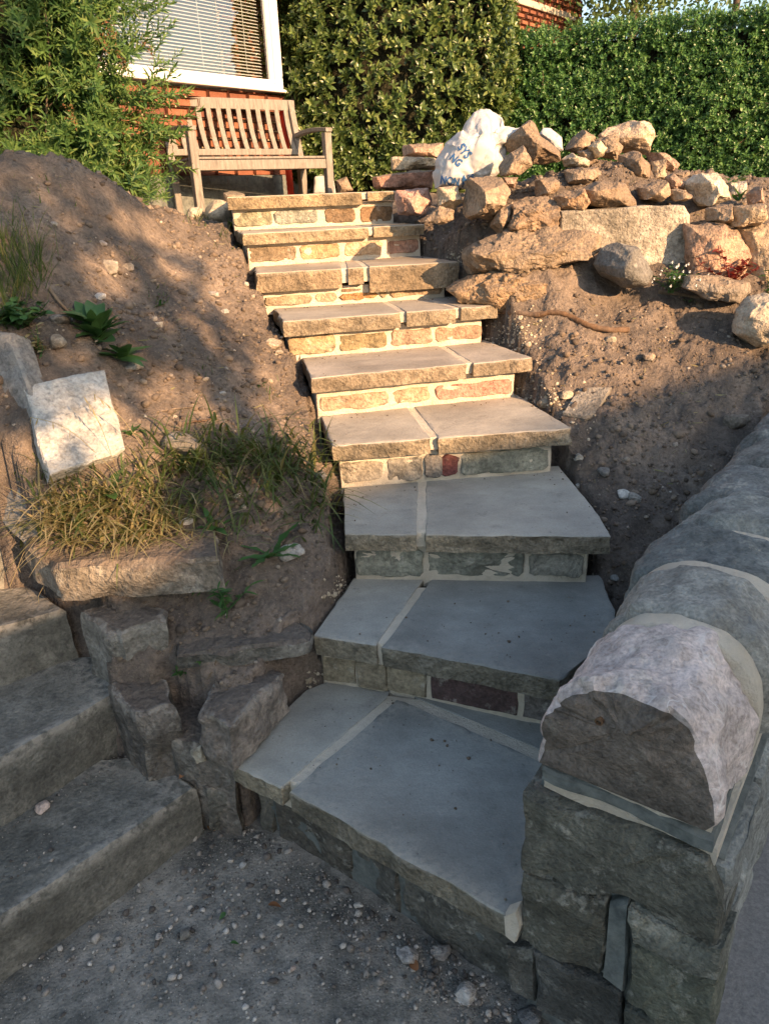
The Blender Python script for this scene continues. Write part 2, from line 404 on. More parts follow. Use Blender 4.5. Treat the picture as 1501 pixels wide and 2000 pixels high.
MAT['straw'] = m_leaf('dry_grass', [(0, (.20, .19, .08)), (.35, (.33, .285, .16)), (.7, (.43, .36, .22)), (1, (.18, .23, .07))])
MAT['redleaf'] = m_leaf('red_leaf', [(0, (.10, .015, .02)), (.7, (.25, .03, .03)), (1, (.35, .07, .05))])
MAT['deadleaf'] = m_leaf('dead_leaf', [(0, (.16, .07, .03)), (1, (.34, .16, .07))], .15, .7)
MAT['treeleaf'] = m_leaf('tree_leaf', [(0, (.05, .10, .03)), (1, (.14, .20, .07))])
MAT['petal'] = NT('white_petal').done((.8, .8, .78), .6)
def m_brick():
    t = NT('red_brick'); oi = t.n('ShaderNodeObjectInfo'); co = t.coord('World'); a = t.noise(co, 14, 6, .65); b = t.noise(co, 90, 4)
    c = t.ramp(oi.outputs['Random'], [(0, (.16, .066, .04)), (.5, (.22, .09, .052)), (.85, (.26, .115, .066)), (1, (.13, .055, .04))])
    c = t.mix(t.ramp(a, [(.45, 0), (.75, .6)]), c, (.14, .04, .022)); return t.done(c, .9, t.bump(t.math('ADD', a, b), .005))
MAT['brick'] = m_brick()
t = NT('brick_pointing'); MAT['pointing'] = t.done(t.ramp(t.noise(t.coord('World'), 60, 5), [(.3, (.34, .26, .16)), (.7, (.52, .42, .28))]), .95)
t = NT('white_upvc'); t.b.inputs['Specular IOR Level'].default_value = .4; MAT['upvc'] = t.done((.76, .75, .71), .35)
t = NT('blind_aluminium'); MAT['blind'] = t.done((.66, .64, .58), .5)
t = NT('window_glass'); gl = t.n('ShaderNodeBsdfGlossy'); gl.inputs['Roughness'].default_value = .01; tp = t.n('ShaderNodeBsdfTransparent'); tp.inputs[0].default_value = (.86, .9, .9, 1)
fr = t.n('ShaderNodeFresnel'); fr.inputs[0].default_value = 1.6; ms = t.n('ShaderNodeMixShader'); ms.inputs[0].default_value = .2; t.l(tp.outputs[0], ms.inputs[1]); t.l(gl.outputs[0], ms.inputs[2]); t.l(ms.outputs[0], t.out.inputs['Surface']); MAT['glass'] = t.m
t = NT('room_dark'); MAT['room'] = t.done((.10, .095, .085), .9)
t = NT('woven_white_sack'); wv = t.noise(t.coord('World'), 9, 5); MAT['sack'] = t.done(t.ramp(wv, [(.3, (.42, .42, .415)), (.7, (.54, .54, .53))]), .55, t.bump(t.noise(t.coord('World', (1, 1, 1)), 260, 2), .001))
t = NT('blue_print'); MAT['print'] = t.done((.035, .12, .30), .6)
t = NT('red_plastic'); MAT['redplastic'] = t.done((.72, .055, .022), .45)
t = NT('slate_course'); MAT['slate'] = t.done(t.ramp(t.noise(t.coord('World'), 26, 7, .7), [(.3, (.075, .085, .08)), (.7, (.2, .215, .195))]), .85, t.bump(t.noise(t.coord('World'), 70, 5), .005))
t = NT('roof_tiles'); MAT['tiles'] = t.done((.10, .07, .06), .9)
t = NT('bark'); MAT['bark'] = t.done(t.ramp(t.noise(t.coord('World', (1, 1, .2)), 40, 5), [(.3, (.05, .038, .028)), (.7, (.15, .115, .085))]), .95)
t = NT('grey_box'); MAT['greybox'] = t.done(t.ramp(t.noise(t.coord('World'), 20, 5), [(.3, (.40, .41, .40)), (.7, (.58, .58, .55))]), .8)
# ================================================================== LARGE STRUCTURE
rnd = random.Random(5); rs = np.random.RandomState(7)
# steps of the new stair: z, front-left, front-right, back-left, back-right (plan)
Z = {1: .274, 2: .464, 3: .65, 4: .83, 5: .998, 6: 1.164, 7: 1.329, 8: 1.484, 9: 1.645}
FR = {3: ((-.134, 2.145), (.697, 2.055), (-.159, 2.532), (.674, 2.624)),
      4: ((-.176, 2.50), (.697, 2.595), (-.244, 2.87), (.590, 3.05)),
      5: ((-.264, 2.83), (.633, 3.04), (-.324, 3.19), (.509, 3.40)),
      6: ((-.392, 3.155), (.539, 3.384), (-.475, 3.54), (.401, 3.67)),
      7: ((-.535, 3.48), (.399, 3.68), (-.585, 3.80), (.250, 4.06)),
      8: ((-.625, 3.765), (.262, 4.06), (-.72, 4.16), (.135, 4.34)),
      9: ((-.745, 4.13), (.128, 4.31), (-.80, 4.75), (.05, 4.95))}
A3 = lambda p, z: np.array([p[0], p[1], z])
P1 = [atz(x, y, Z[1])[:2] for x, y in ((452, 1490), (558, 1543), (1012, 1802), (1066, 1480), (1066, 1402), (790, 1362), (770, 1356), (640, 1338), (598, 1348))]
P2 = [atz(x, y, Z[2])[:2] for x, y in ((612, 1242), (742, 1260), (1092, 1328), (1180, 1260), (1201, 1222), (1197, 1188), (1178, 1137), (690, 1142))]

def inside(X, Y, poly):
    c = np.zeros(X.shape, bool); m = len(poly)
    for i in range(m):
        x1, y1 = poly[i]; x2, y2 = poly[(i+1) % m]
        cond = ((y1 > Y) != (y2 > Y)) & (X < (x2-x1)*(Y-y1)/((y2-y1) if abs(y2-y1) > 1e-9 else 1e-9)+x1); c ^= cond
    return c
def grow(poly, g):
    P = np.array(poly); c = P.mean(0); d = P-c; return P+d/np.linalg.norm(d, axis=1, keepdims=True)*g

# ---- soil banks: survey points (pixel, distance) and plain points
CP = [(0, 338, 2.95), (70, 342, 3.05), (130, 348, 3.15), (200, 345, 3.35), (300, 405, 3.75), (360, 432, 4.0), (430, 455, 4.05),
      (0, 450, 2.62), (100, 480, 2.75), (200, 500, 2.95), (300, 500, 3.25), (400, 520, 3.45), (470, 545, 3.55),
      (20, 620, 2.40), (100, 650, 2.40), (200, 620, 2.60), (300, 620, 2.82), (400, 650, 2.90), (500, 690, 3.0), (545, 720, 2.98),
      (100, 800, 2.18), (250, 780, 2.38), (350, 780, 2.52), (450, 820, 2.56), (550, 850, 2.58), (610, 880, 2.58),
      (300, 950, 2.14), (400, 930, 2.24), (500, 950, 2.27), (600, 980, 2.30), (640, 1010, 2.28),
      (60, 960, 2.02), (120, 1010, 2.0), (200, 1040, 1.98), (300, 1050, 1.98), (400, 1060, 2.0), (500, 1080, 2.0), (580, 1090, 2.03), (640, 1110, 2.05),
      (450, 1180, 1.87), (550, 1180, 1.89), (620, 1190, 1.91), (340, 1190, 1.85), (430, 1238, 1.80), (560, 1238, 1.81),
      (320, 1340, 1.71), (400, 1318, 1.71), (520, 1295, 1.73),
      (985, 640, 3.30), (920, 560, 3.55), (850, 490, 3.95), (835, 445, 4.2),
      (1100, 385, 3.74), (1050, 352, 3.92), (1150, 325, 4.05), (1230, 312, 4.12), (1300, 345, 4.0), (1400, 392, 3.85), (1180, 372, 3.75), (960, 580, 3.34), (990, 520, 3.40), (1060, 515, 3.42), (950, 420, 3.85), (900, 440, 3.85), (1000, 375, 4.1)]
RBP = [(x, y, 1.2-.56*(3.47-y)+(x-1.1)*.05+(.03 if x < .8 and y > 2.9 else 0)) for x, ys_ in ((.72, (2.75, 2.95, 3.15)), (.84, (1.85, 2.1, 2.4, 2.65)), (1.1, (2.0, 2.25, 2.5, 2.75, 3.0, 3.25, 3.42)), (1.45, (2.2, 2.5, 2.8, 3.1, 3.4)), (1.9, (2.4, 2.8, 3.2, 3.5)), (2.5, (2.4, 3.0, 3.5))) for y in ys_]
WP = RBP+[(.5, 4.7, 1.57), (1.5, 4.9, 1.60), (.3, 5.6, 1.55), (-1, 4.9, 1.54), (-1.4, 5.6, 1.52), (-.6, 6.5, 1.52), (-1.6, 7, 1.52), (2.5, 4.5, 1.62), (3, 6, 1.6), (0, 7, 1.58), (1.5, 7, 1.58),
      (-3, 4, 1.65), (-3, 6, 1.6), (-2.2, 4.2, 1.58), (-1.6, 4.2, 1.55), (-1.25, 4.2, 1.55), (-2.2, 3.5, 1.58), (3.5, 3.2, 1.2), (3.5, 2, .7), (2.4, 1.5, .5), (1.6, 1.6, .42), (-1.75, 3.35, 1.62), (-1.6, 3.6, 1.57), (-1.95, 2.9, 1.68),
      (-2.4, 2.4, 1.5), (-2.2, 3, 1.66), (-3.5, 2.5, 1.6), (4.5, 4, 1.5), (-5, 5, 1.6), (5, 7, 1.6), (-5, 9, 1.6), (2, 10, 1.55), (6, 10, 1.6), (-2, 10, 1.58), (6, 2, 1.0), (-6, 2, 1.7), (9, 12, 1.6), (-9, 12, 1.8)]
C3 = np.array([aty(*c) for c in CP]+[np.array(w) for w in WP])
def tps(r2): return np.where(r2 > 1e-12, r2*np.log(r2+1e-12), 0)*.5
n_ = len(C3); dd = ((C3[:, None, :2]-C3[None, :, :2])**2).sum(-1); K = tps(dd)+np.eye(n_)*.004
Pm = np.hstack([np.ones((n_, 1)), C3[:, :2]]); Am = np.zeros((n_+3, n_+3)); Am[:n_, :n_] = K; Am[:n_, n_:] = Pm; Am[n_:, :n_] = Pm.T
sol = np.linalg.solve(Am, np.concatenate([C3[:, 2], np.zeros(3)]))
def base_h(X, Y):
    sh = X.shape; x = X.ravel(); y = Y.ravel(); z = sol[n_]+sol[n_+1]*x+sol[n_+2]*y
    for i in range(n_): z = z+sol[i]*tps((x-C3[i, 0])**2+(y-C3[i, 1])**2)
    return z.reshape(sh)
# old step outlines (plan)
od = np.array([.66, .75]); od /= np.linalg.norm(od)                     # along the nosings
OLD = {'A': (.17, [(-1.45, .60), (-.903, 1.188), (-.542, 1.578), (-.70, 1.715), (-.90, 1.70), (-1.85, .70)]),
       'B': (.36, [(-1.75, .62), (-.995, 1.492), (-.763, 1.789), (-.905, 1.95), (-1.10, 1.92), (-2.1, .75)])}
pc0 = atz(150, 1287, .36)[:2]; pc1 = atz(0, 1342, .36)[:2]; dc = (pc0-pc1)/np.linalg.norm(pc0-pc1)
OLD['C'] = (.545, [pc1-dc*.9, pc1, pc0, pc0+np.array([-.16, .14]), pc1+np.array([-.3, .25]), pc1-dc*.9+np.array([-.3, .25])])
q0 = pc0+np.array([-.20, .17]); q1 = pc1+np.array([-.24, .2])
OLD['D'] = (.73, [q1-dc*.9, q1, q0, q0+np.array([-.2, .25]), q1+np.array([-.35, .25]), q1-dc*.9+np.array([-.35, .25])])
# boundary wall line
WA = np.array([.245, 1.055]); WD = np.array([.805, -.594]); WE = np.array([.594, .805]); WW = .352
wallfoot = [WA-WD*.02-WE*.02, WA+WD*(WW+.02)-WE*.02, WA+WD*(WW+.02)+WE*3.2, WA-WD*.02+WE*3.2]
streetside = [WA+WD*(WW-.05)-WE*3, WA+WD*(WW-.05)+WE*4.0, WA+WD*(WW+12)+WE*4.0, WA+WD*(WW+12)-WE*3]
pathpoly = [(-3, -4), (WA+WD*(WW-.05)-WE*3), tuple(WA-WD*.0+WE*.03), tuple(P1[1]+np.array([.02, .04])), tuple(P1[0]+np.array([0, .06])), (-.50, 1.72), (-.62, 1.62), (-1.5, .65), (-3, -1)]
xs = np.concatenate([np.linspace(-12, -1.7, 26)[:-1], np.arange(-1.7, 2.1, .0145), np.linspace(2.1, 12, 26)[1:]])
ys = np.concatenate([np.arange(.2, 1.2, .08), np.arange(1.2, 4.7, .0145), np.linspace(4.72, 14, 40)])
GX, GY = np.meshgrid(xs, ys)
GZ = base_h(GX, GY)
P3_ = np.stack([GX, GY, np.zeros_like(GX)], -1)
ru = fbm(np.stack([GX*7+fbm(P3_*2, 5, 2)*.8, GY*1.6, 0*GX], -1), 25, 3); GZ = GZ-np.maximum(0, ru)*.022*(np.abs(GX-.2) > .3)+fbm(P3_*3.2, 21, 3)*.022+fbm(P3_*9, 31, 5, .66)*.020+np.maximum(0, fbm(P3_*30, 41, 3, .65))*.018
flat = lambda m, z: np.where(m, np.minimum(GZ, z), GZ)
for k, (a, b, c, d) in FR.items():
    GZ = flat(inside(GX, GY, grow([a, b, d, c], .0)), Z[k]-.14)
    bk = (np.array(b)-np.array(a)); bk = np.array([-bk[1], bk[0]])/np.linalg.norm(bk)
    if k < 9: GZ = flat(inside(GX, GY, [a, b, np.array(d)+bk*.18, np.array(c)+bk*.18]), Z[k]-.13)
    GZ = flat(inside(GX, GY, grow([a, b, d, c], .05)), Z[k]-.07 if k < 9 else 1.56)
GZ = flat(inside(GX, GY, [*P2[:6], np.array(P2[6])+[0, .2], np.array(P2[7])+[0, .2]]), Z[2]-.12); GZ = flat(inside(GX, GY, grow(P2, .03)), Z[2]-.12); GZ = flat(inside(GX, GY, grow(P1, .03)), Z[1]-.15)
GZ = flat(inside(GX, GY, [P1[0]+np.array([-.02, .02]), P1[8]+np.array([.0, -.02]), P1[4], P1[3], P1[2], (.2, .9), (-.6, .9)]), -.12)
GZ = flat(inside(GX, GY, [(-.50, 1.40), (-.40, 1.56), (-.49, 1.70), (-.62, 1.76), (-.80, 1.60)]), -.1)
GZ = flat(inside(GX, GY, grow(FR[3][:2]+FR[3][:1:-1], .05)), Z[3]-.08)
for k, (z, p) in OLD.items(): GZ = flat(inside(GX, GY, grow(p, .02)), z-.14)
GZ = flat(inside(GX, GY, wallfoot), -.1); GZ = flat(inside(GX, GY, streetside), -.15); GZ = flat(inside(GX, GY, pathpoly), -.15)
GZ = flat(GX*WE[0]*0+GY < 1.0, -.15)
ny, nx = GX.shape
idx = np.arange(nx*ny).reshape(ny, nx)
QF = np.stack([idx[:-1, :-1], idx[:-1, 1:], idx[1:, 1:], idx[1:, :-1]], -1).reshape(-1, 4)
terrain = tag(mk('soil_bank', np.stack([GX, GY, GZ], -1).reshape(-1, 3), QF, MAT['soil']), 'bare brown earth banks either side of the stone stairs', 'soil bank', kind='structure')
def H(x, y):
    x = np.atleast_1d(np.asarray(x, float)); y = np.atleast_1d(np.asarray(y, float))
    i = np.clip(np.searchsorted(ys, y)-1, 0, ny-2); j = np.clip(np.searchsorted(xs, x)-1, 0, nx-2)
    fx = (x-xs[j])/(xs[j+1]-xs[j]); fy = (y-ys[i])/(ys[i+1]-ys[i])
    return GZ[i, j]*(1-fx)*(1-fy)+GZ[i, j+1]*fx*(1-fy)+GZ[i+1, j]*(1-fx)*fy+GZ[i+1, j+1]*fx*fy
def hit(px, py, lo=1.0, hi=6.5, dz=0.0):
    """where the line of sight meets the bank"""
    d = ray(px, py); t = np.linspace(lo, hi, 700)/d[1]; p = np.array([0, 0, EYE])+t[:, None]*d
    h = H(p[:, 0], p[:, 1])+dz; b = np.where(p[:, 2] < h)[0]
    return p[b[0]] if len(b) else p[-1]

# ---- ground, path, pavement
def sheet(name, x0, x1, y0, y1, st, z, amp, mat, label, seed):
    X, Y = np.meshgrid(np.arange(x0, x1, st), np.arange(y0, y1, st)); n0, n1 = X.shape
    Q = np.stack([X, Y, 0*X], -1); Zz = z+fbm(Q*2.5, seed, 3)*amp+fbm(Q*18, seed+5, 3)*amp*.25
    ii = np.arange(n0*n1).reshape(n0, n1); F = np.stack([ii[:-1, :-1], ii[:-1, 1:], ii[1:, 1:], ii[1:, :-1]], -1).reshape(-1, 4)
    return tag(mk(name, np.stack([X, Y, Zz], -1).reshape(-1, 3), F, mat), label, name.replace('_', ' '), kind='structure')
sheet('path', -3.0, .62, -1.5, 1.95, .02, -.004, .010, MAT['path'], 'gritty grey path at the foot of the stairs', 51)
t = NT('pavement_tarmac'); MAT['pave'] = t.done(t.ramp(t.noise(t.coord('World'), 120, 5, .7), [(.3, (.16, .155, .15)), (.7, (.30, .29, .27))]), .9, t.bump(t.noise(t.coord('World'), 200, 3), .003))
o = mk('pavement', [tuple(WA+WD*(WW-.06)-WE*3)+(.012,), tuple(WA+WD*(WW+2.2)-WE*3)+(.012,), tuple(WA+WD*(WW+2.2)+WE*4.0)+(.012,), tuple(WA+WD*(WW-.06)+WE*4.0)+(.012,)], [(0, 1, 2, 3)], MAT['pave'], smooth=False)
tag(o, 'pale pavement beyond the boundary wall', 'pavement', kind='structure')
t = NT('far_ground'); MAT['ground'] = t.done(t.ramp(t.noise(t.coord('World'), .4, 5), [(.3, (.06, .065, .04)), (.7, (.13, .12, .09))]), .95)
o = mk('ground', [(-250, -250, -.2), (250, -250, -.2), (250, 250, -.2), (-250, 250, -.2)], [(0, 1, 2, 3)], MAT['ground'], smooth=False); tag(o, 'ground reaching out to the horizon', 'ground', kind='structure')

# ================================================================== NEW STAIR
stair = empty('stone_staircase', (.2, 2.4, 0), 'newly laid flight of nine stone steps with pale mortar joints climbing between soil banks', 'staircase')
SLATE = (.235, .245, .245); SLATE2 = (.27, .265, .25); BUFFT = (.33, .285, .215)
SL_C = {1: (.225, .235, .23), 2: (.185, .195, .195), 3: (.315, .305, .265), 4: (.31, .29, .245), 5: (.33, .30, .255), 6: (.36, .33, .275), 7: (.37, .32, .25), 8: (.40, .36, .28), 9: (.42, .36, .26)}
def lerp(a, b, t): return np.asarray(a, float)*(1-t)+np.asarray(b, float)*t
# joints as fractions of the front edge and of the back edge
JT = {3: [(.298, .36)], 4: [(.42, .44)], 5: [(.705, .74)], 6: [(.545, .60), (.805, .83)], 7: [(.425, .52), (.53, .60)], 8: [(.69, .72)], 9: [(.81, .80)]}
TH = {3: [.06, .062], 4: [.058, .062], 5: [.060, .055], 6: [.064, .062, .055], 7: [.085, .075, .115], 8: [.052, .050], 9: [.060, .045]}
def tread(k):
    a, b, c, d = [A3(p, Z[k]) for p in FR[k]]
    u = (b-a)/np.linalg.norm(b-a); back = np.array([-u[1], u[0], 0])
    c = c+back*.07; d = d+back*.07
    js = [(0, 0)]+JT[k]+[(1, 1)]
    for i in range(len(js)-1):
        g0 = .004 if i == 0 else .014; g1 = .004 if i == len(js)-2 else .014
        L = np.linalg.norm(b-a)
        f0, b0 = js[i]; f1, b1 = js[i+1]
        q = [lerp(a, b, f0+g0/L), lerp(a, b, f1-g1/L), lerp(c, d, b1-g1/L), lerp(c, d, b0+g0/L)]
        if k == 3 and i == 1: q = [q[0], q[1], lerp(q[1], q[2], .35)+u*.012, q[2], q[3]]
        cc = np.array(SL_C[k])*rnd.uniform(.93, 1.07)*(1.08 if k < 5 else 1.0)
        stone('tread_slab', q, (0, 0, 1), TH[k][min(i, len(TH[k])-1)], MAT['slab'], stair, tuple(cc), face=.0016, side=.010, bev=.0035, seed=k*10+i, m=100, wear=.25, freq=16, edge=.004, rows=6, sidemat=MAT['slabside'])
    # mortar bed under and between
    ins = back*.018
    q = [a+ins+u*.015, b+ins-u*.015, d-u*.015, c+u*.015]
    q = [p-np.array([0, 0, .0025]) for p in q]
    stone('mortar_bed', q, (0, 0, 1), min(TH[k])-.012, MAT['mortar'], stair, face=.001, side=.004, bev=.004, seed=k, m=60)
for k in range(3, 10): tread(k)
# risers: (from, to) along the front as fractions, colour, (low, high) as share of the riser height
G1, G2, BF, PK, BR, OL, MR, OR = (.25, .255, .205), (.30, .29, .24), (.43, .34, .225), (.44, .27, .20), (.20, .14, .085), (.27, .215, .12), (.16, .06, .055), (.42, .235, .105)
RS = {3: [(.0, .30, G1), (.32, .735, G1), (.75, .985, G2)],
      4: [(.0, .20, (.36, .32, .25)), (.21, .38, (.32, .30, .25)), (.39, .475, (.27, .25, .22)), (.475, .555, MR), (.57, .985, G1)],
      5: [(.012, .345, (.42, .31, .21)), (.375, .565, BF), (.59, .985, (.46, .255, .195))],
      6: [(.0, .225, (.38, .29, .17)), (.245, .495, OL), (.51, .735, (.40, .285, .20)), (.75, .995, (.44, .30, .205))],
      7: [(.0, .26, BF), (.275, .395, (.46, .36, .24)), (.41, .615, OR), (.63, .67, BF), (.685, .99, (.37, .27, .17))],
      8: [(.0, .265, (.26, .20, .13)), (.29, .52, (.42, .30, .17)), (.54, .77, (.45, .33, .21)), (.80, .995, (.44, .265, .19))],
      9: [(.0, .235, (.29, .27, .18)), (.255, .52, (.31, .32, .27)), (.565, .755, BR), (.79, .995, (.26, .165, .09))]}
for k, lst in RS.items():
    a, b, _, _ = [A3(p, 0) for p in FR[k]]
    u = (b-a)/np.linalg.norm(b-a); back = np.array([-u[1], u[0], 0]); L = np.linalg.norm(b-a)
    a = a+back*.036+u*.025; b = b+back*.036-u*(.06 if k not in (8, 9) else .01); L = np.linalg.norm(b-a)
    th = max(TH[k]) if k != 7 else .092
    zt = Z[k]-th-.010; zb = Z[k-1]+.004
    # backing mortar wall
    q = [a+u*0+back*.008, b+back*.008, b+back*.008, a+back*.008]
    q[0] = A3(q[0], zb-.03); q[1] = A3(q[1], zb-.03); q[2] = A3(q[2], zt+.02); q[3] = A3(q[3], zt+.02)
    stone('riser_mortar', q, -back, .13, MAT['mortar'], stair, face=.003, side=.003, bev=.003, seed=k+60, m=70, freq=20)
    for i, (f0, f1, cc) in enumerate(lst):
        p0 = a+u*L*f0; p1 = a+u*L*f1; top = zt-rnd.uniform(.002, .012); bot = zb+rnd.uniform(.010, .016)
        if k == 5: top -= .012
        if k == 3 and i == 1: bot += .004
        if k == 7 and i == 2: top = bot+(zt-bot)*.62
        j = lambda: rnd.uniform(-.004, .004)
        cn = .012
        q = [A3(p0+u*cn, bot), A3(p1-u*cn, bot+j()), A3(p1, bot+cn), A3(p1+u*j(), top-cn), A3(p1-u*cn, top+j()), A3(p0+u*cn, top), A3(p0+u*j(), top-cn), A3(p0, bot+cn)]
        s_ = stone('riser_stone', q, -back, .07, MAT['riser'], stair, tuple(np.array(cc)*rnd.uniform(.92, 1.08)), face=.009, side=.005, bev=.005, dome=.015, seed=k*7+i, m=64, freq=18, edge=.010)
    if k == 7:
        p0 = a+u*L*.42; p1 = a+u*L*.53
        stone('riser_stone', [A3(p0, zb+.065), A3(p1, zb+.062), A3(p1, zt-.004), A3(p0, zt-.006)], -back, .06, MAT['riser'], stair, (.25, .17, .10), face=.004, side=.004, seed=771, m=40)
# second step (a winder) and its riser
q2 = [A3(p, Z[2]) for p in P2]
jf = A3(atz(742, 1260, Z[2])[:2], Z[2]); jb = A3(atz(838, 1143, Z[2])[:2]+np.array([0, .05]), Z[2]); e1 = (q2[2]-q2[1])/np.linalg.norm(q2[2]-q2[1])
stone('tread_slab', [q2[0], jf-e1*.012, jb-np.array([.012, 0, 0]), q2[7]+np.array([0, .05, 0])], (0, 0, 1), .066, MAT['slab'], stair, (0.348, 0.345, 0.305), face=.0014, side=.010, bev=.0035, seed=201, m=90, wear=.3, edge=.004, rows=6, sidemat=MAT['slabside'])
stone('tread_slab', [jf+e1*.010, q2[2], q2[3], q2[4], q2[5], q2[6]+np.array([0, .05, 0]), jb+np.array([.012, 0, 0])], (0, 0, 1), .068, MAT['slab'], stair, (0.252, 0.254, 0.23), face=.0014, side=.010, bev=.004, seed=202, m=120, wear=.12, edge=.004, rows=6, sidemat=MAT['slabside'])
stone('mortar_bed', [lerp(q2[i], np.mean(q2, 0), .05)-np.array([0, 0, .003]) for i in range(8)], (0, 0, 1), .07, MAT['mortar'], stair, face=.001, side=.003, seed=203, m=60)
def riser_run(pa, pb, z0, z1, lst, inset, seed, matb='mortar', mats='riser', depth=.08, rough=.007):
    pa = np.asarray(pa, float); pb = np.asarray(pb, float); u = (pb-pa)/np.linalg.norm(pb-pa); back = np.array([-u[1], u[0]]); L = np.linalg.norm(pb-pa)
    pa = pa+back*inset; pb = pb+back*inset; nn = np.array([u[1], -u[0], 0])
    stone('riser_mortar', [A3(pa+back*.009, z0-.03), A3(pb+back*.009, z0-.03), A3(pb+back*.009, z1+.02), A3(pa+back*.009, z1+.02)], nn, .12, MAT[matb], stair, face=.003, side=.003, seed=seed, m=60)
    for i, (f0, f1, cc) in enumerate(lst):
        p0 = pa+u*L*f0; p1 = pa+u*L*f1; b_ = z0+.008+rnd.uniform(0, .01); t_ = z1-.006-rnd.uniform(0, .012)
        stone('riser_stone', [A3(p0, b_), A3(p1, b_+rnd.uniform(-.004, .004)), A3(p1, t_), A3(p0, t_+rnd.uniform(-.004, .004))], nn, depth, MAT[mats], stair, cc, face=rough, side=.006, bev=.006, seed=seed+i+1, m=60, dome=.02)
riser_run(P2[0], P2[1], Z[1], Z[2]-.070, [(.03, .55, (.36, .31, .21)), (.58, 1.02, (.34, .29, .20))], .03, 210)
riser_run(P2[1], P2[2], Z[1], Z[2]-.072, [(.0, .24, (.34, .29, .20)), (.27, .78, (.115, .075, .07)), (.80, 1.0, (.16, .145, .13))], .035, 220)
# landing slabs
def PZ(*pp): return [A3(atz(x, y, Z[1])[:2], Z[1]) for x, y in pp]
stone('tread_slab', PZ((452, 1490), (548, 1538), (757, 1362), (768, 1336), (640, 1330), (598, 1346)), (0, 0, 1), .062, MAT['slab'], stair, (0.378, 0.372, 0.323), face=.0014, side=.010, bev=.0035, seed=231, m=110, wear=.25, edge=.004, rows=6, sidemat=MAT['slabside'])
stone('tread_slab', PZ((566, 1546), (1012, 1802), (1036, 1700), (1068, 1492), (790, 1370), (774, 1366)), (0, 0, 1), .064, MAT['slab'], stair, (0.28, 0.28, 0.25), face=.0012, side=.010, bev=.0035, seed=232, m=130, wear=.3, edge=.004, rows=6, sidemat=MAT['slabside'])
stone('tread_slab', PZ((806, 1360), (1068, 1470), (1075, 1385), (800, 1345)), (0, 0, 1), .06, MAT['slab'], stair, (0.278, 0.278, 0.247), face=.0016, side=.006, bev=.006, seed=233, m=70, sidemat=MAT['slabside'])
lb = PZ((485, 1488), (575, 1530), (1005, 1765), (1066, 1480), (1066, 1395), (640, 1338), (605, 1355))
stone('mortar_bed', [p-np.array([0, 0, .003]) for p in lb], (0, 0, 1), .09, MAT['mortar'], stair, face=.001, side=.004, seed=234, m=80)
# landing face: old dark walling below the slab edge
riser_run(P1[0]+np.array([.02, .02]), P1[2], -.03, Z[1]-.066, [(.0, .06, (.16, .15, .12)), (.075, .40, (.115, .105, .085)), (.415, .585, (.105, .10, .085)), (.60, .99, (.125, .12, .10))], .045, 240, 'slate', 'block', .10, .013)
# ================================================================== OLD STEPS
old = empty('old_stone_steps', (-1.0, 1.4, 0), 'worn grey old stone steps climbing left from the path', 'steps')
for k, (z, p) in OLD.items():
    stone('step_block', [A3(x, z) for x in p], (0, 0, 1), z*.0+.215, MAT['old'], old, (.175, .172, .148), face=.006, side=.007, bev=.012, seed=ord(k), m=130, wear=.5, freq=9, edge=.008, rows=6)
# ================================================================== BOUNDARY WALL
bw = empty('boundary_wall', (WA[0]+.3, WA[1]+.2, 0), 'stone boundary wall with rounded coping running off to the right', 'wall')
nF = np.array([WD[1], -WD[0], 0]); nF = nF if nF[1] < 0 else -nF                 # front end faces the path
nR = np.array([WD[0], WD[1], 0]); nL = -nR
def WF(px, py): return onv(px, py, WA, WD)
def wall_box(name, s0, s1, e0, e1, z0, z1, mat, col=None, face=.004, side=.005, seed=0, bev=.006, m=80):
    q = [A3(WA+WD*s0+WE*e0, z1), A3(WA+WD*s1+WE*e0, z1), A3(WA+WD*s1+WE*e1, z1), A3(WA+WD*s0+WE*e1, z1)]
    return stone(name, q, (0, 0, 1), z1-z0, mat, bw, col, face=face, side=side, bev=bev, seed=seed, m=m, rows=6, edge=side*2, freq=14)
wall_box('wall_core', .018, WW-.015, .02, 3.1, -.1, .640, MAT['slate'], face=.003, side=.006, seed=301, m=160)
# end face stones
ES = [([(1022, 1543), (1200, 1602), (1384, 1672), (1412, 1745), (1405, 1835), (1330, 1808), (1215, 1748), (1110, 1722), (1024, 1688)], (.145, .142, .112), .14, .015),
      ([(1026, 1700), (1105, 1728), (1186, 1756), (1180, 1830), (1172, 1900), (1100, 1868), (1022, 1822)], (.125, .12, .092), .10, .014),
      ([(1232, 1768), (1330, 1822), (1408, 1848), (1402, 1900), (1340, 1880), (1238, 1830)], (.22, .22, .175), .09, .014),
      ([(1236, 1838), (1340, 1890), (1398, 1912), (1392, 2010), (1330, 2020), (1224, 1945)], (.15, .155, .115), .10, .014),
      ([(1048, 1850), (1120, 1885), (1212, 1935), (1214, 2010), (1150, 2030), (1050, 1960)], (.105, .105, .095), .08, .010),
      ([(1222, 1955), (1330, 2030), (1380, 2050), (1360, 2150), (1220, 2090)], (.13, .14, .115), .08, .010),
      ([(985, 1840), (1040, 1855), (1044, 1950), (1000, 1925)], (.13, .125, .105), .05, .008)]
for i, (pp, cc, dp, fr_) in enumerate(ES):
    q = [WF(*p)+nF*(.012 if i < 6 else .004) for p in pp]
    stone('wall_stone', q, nF, dp, MAT['wall'], bw, cc, face=fr_, side=.006, bev=.005, seed=310+i, m=110, freq=15, edge=.010)
stone('pointing_slip', [WF(*p)+nF*.006 for p in ((1190, 1762), (1228, 1756), (1222, 1860), (1218, 1935), (1178, 1905), (1184, 1830))], nF, .03, MAT['slate'], bw, face=.003, side=.003, seed=330, m=40)
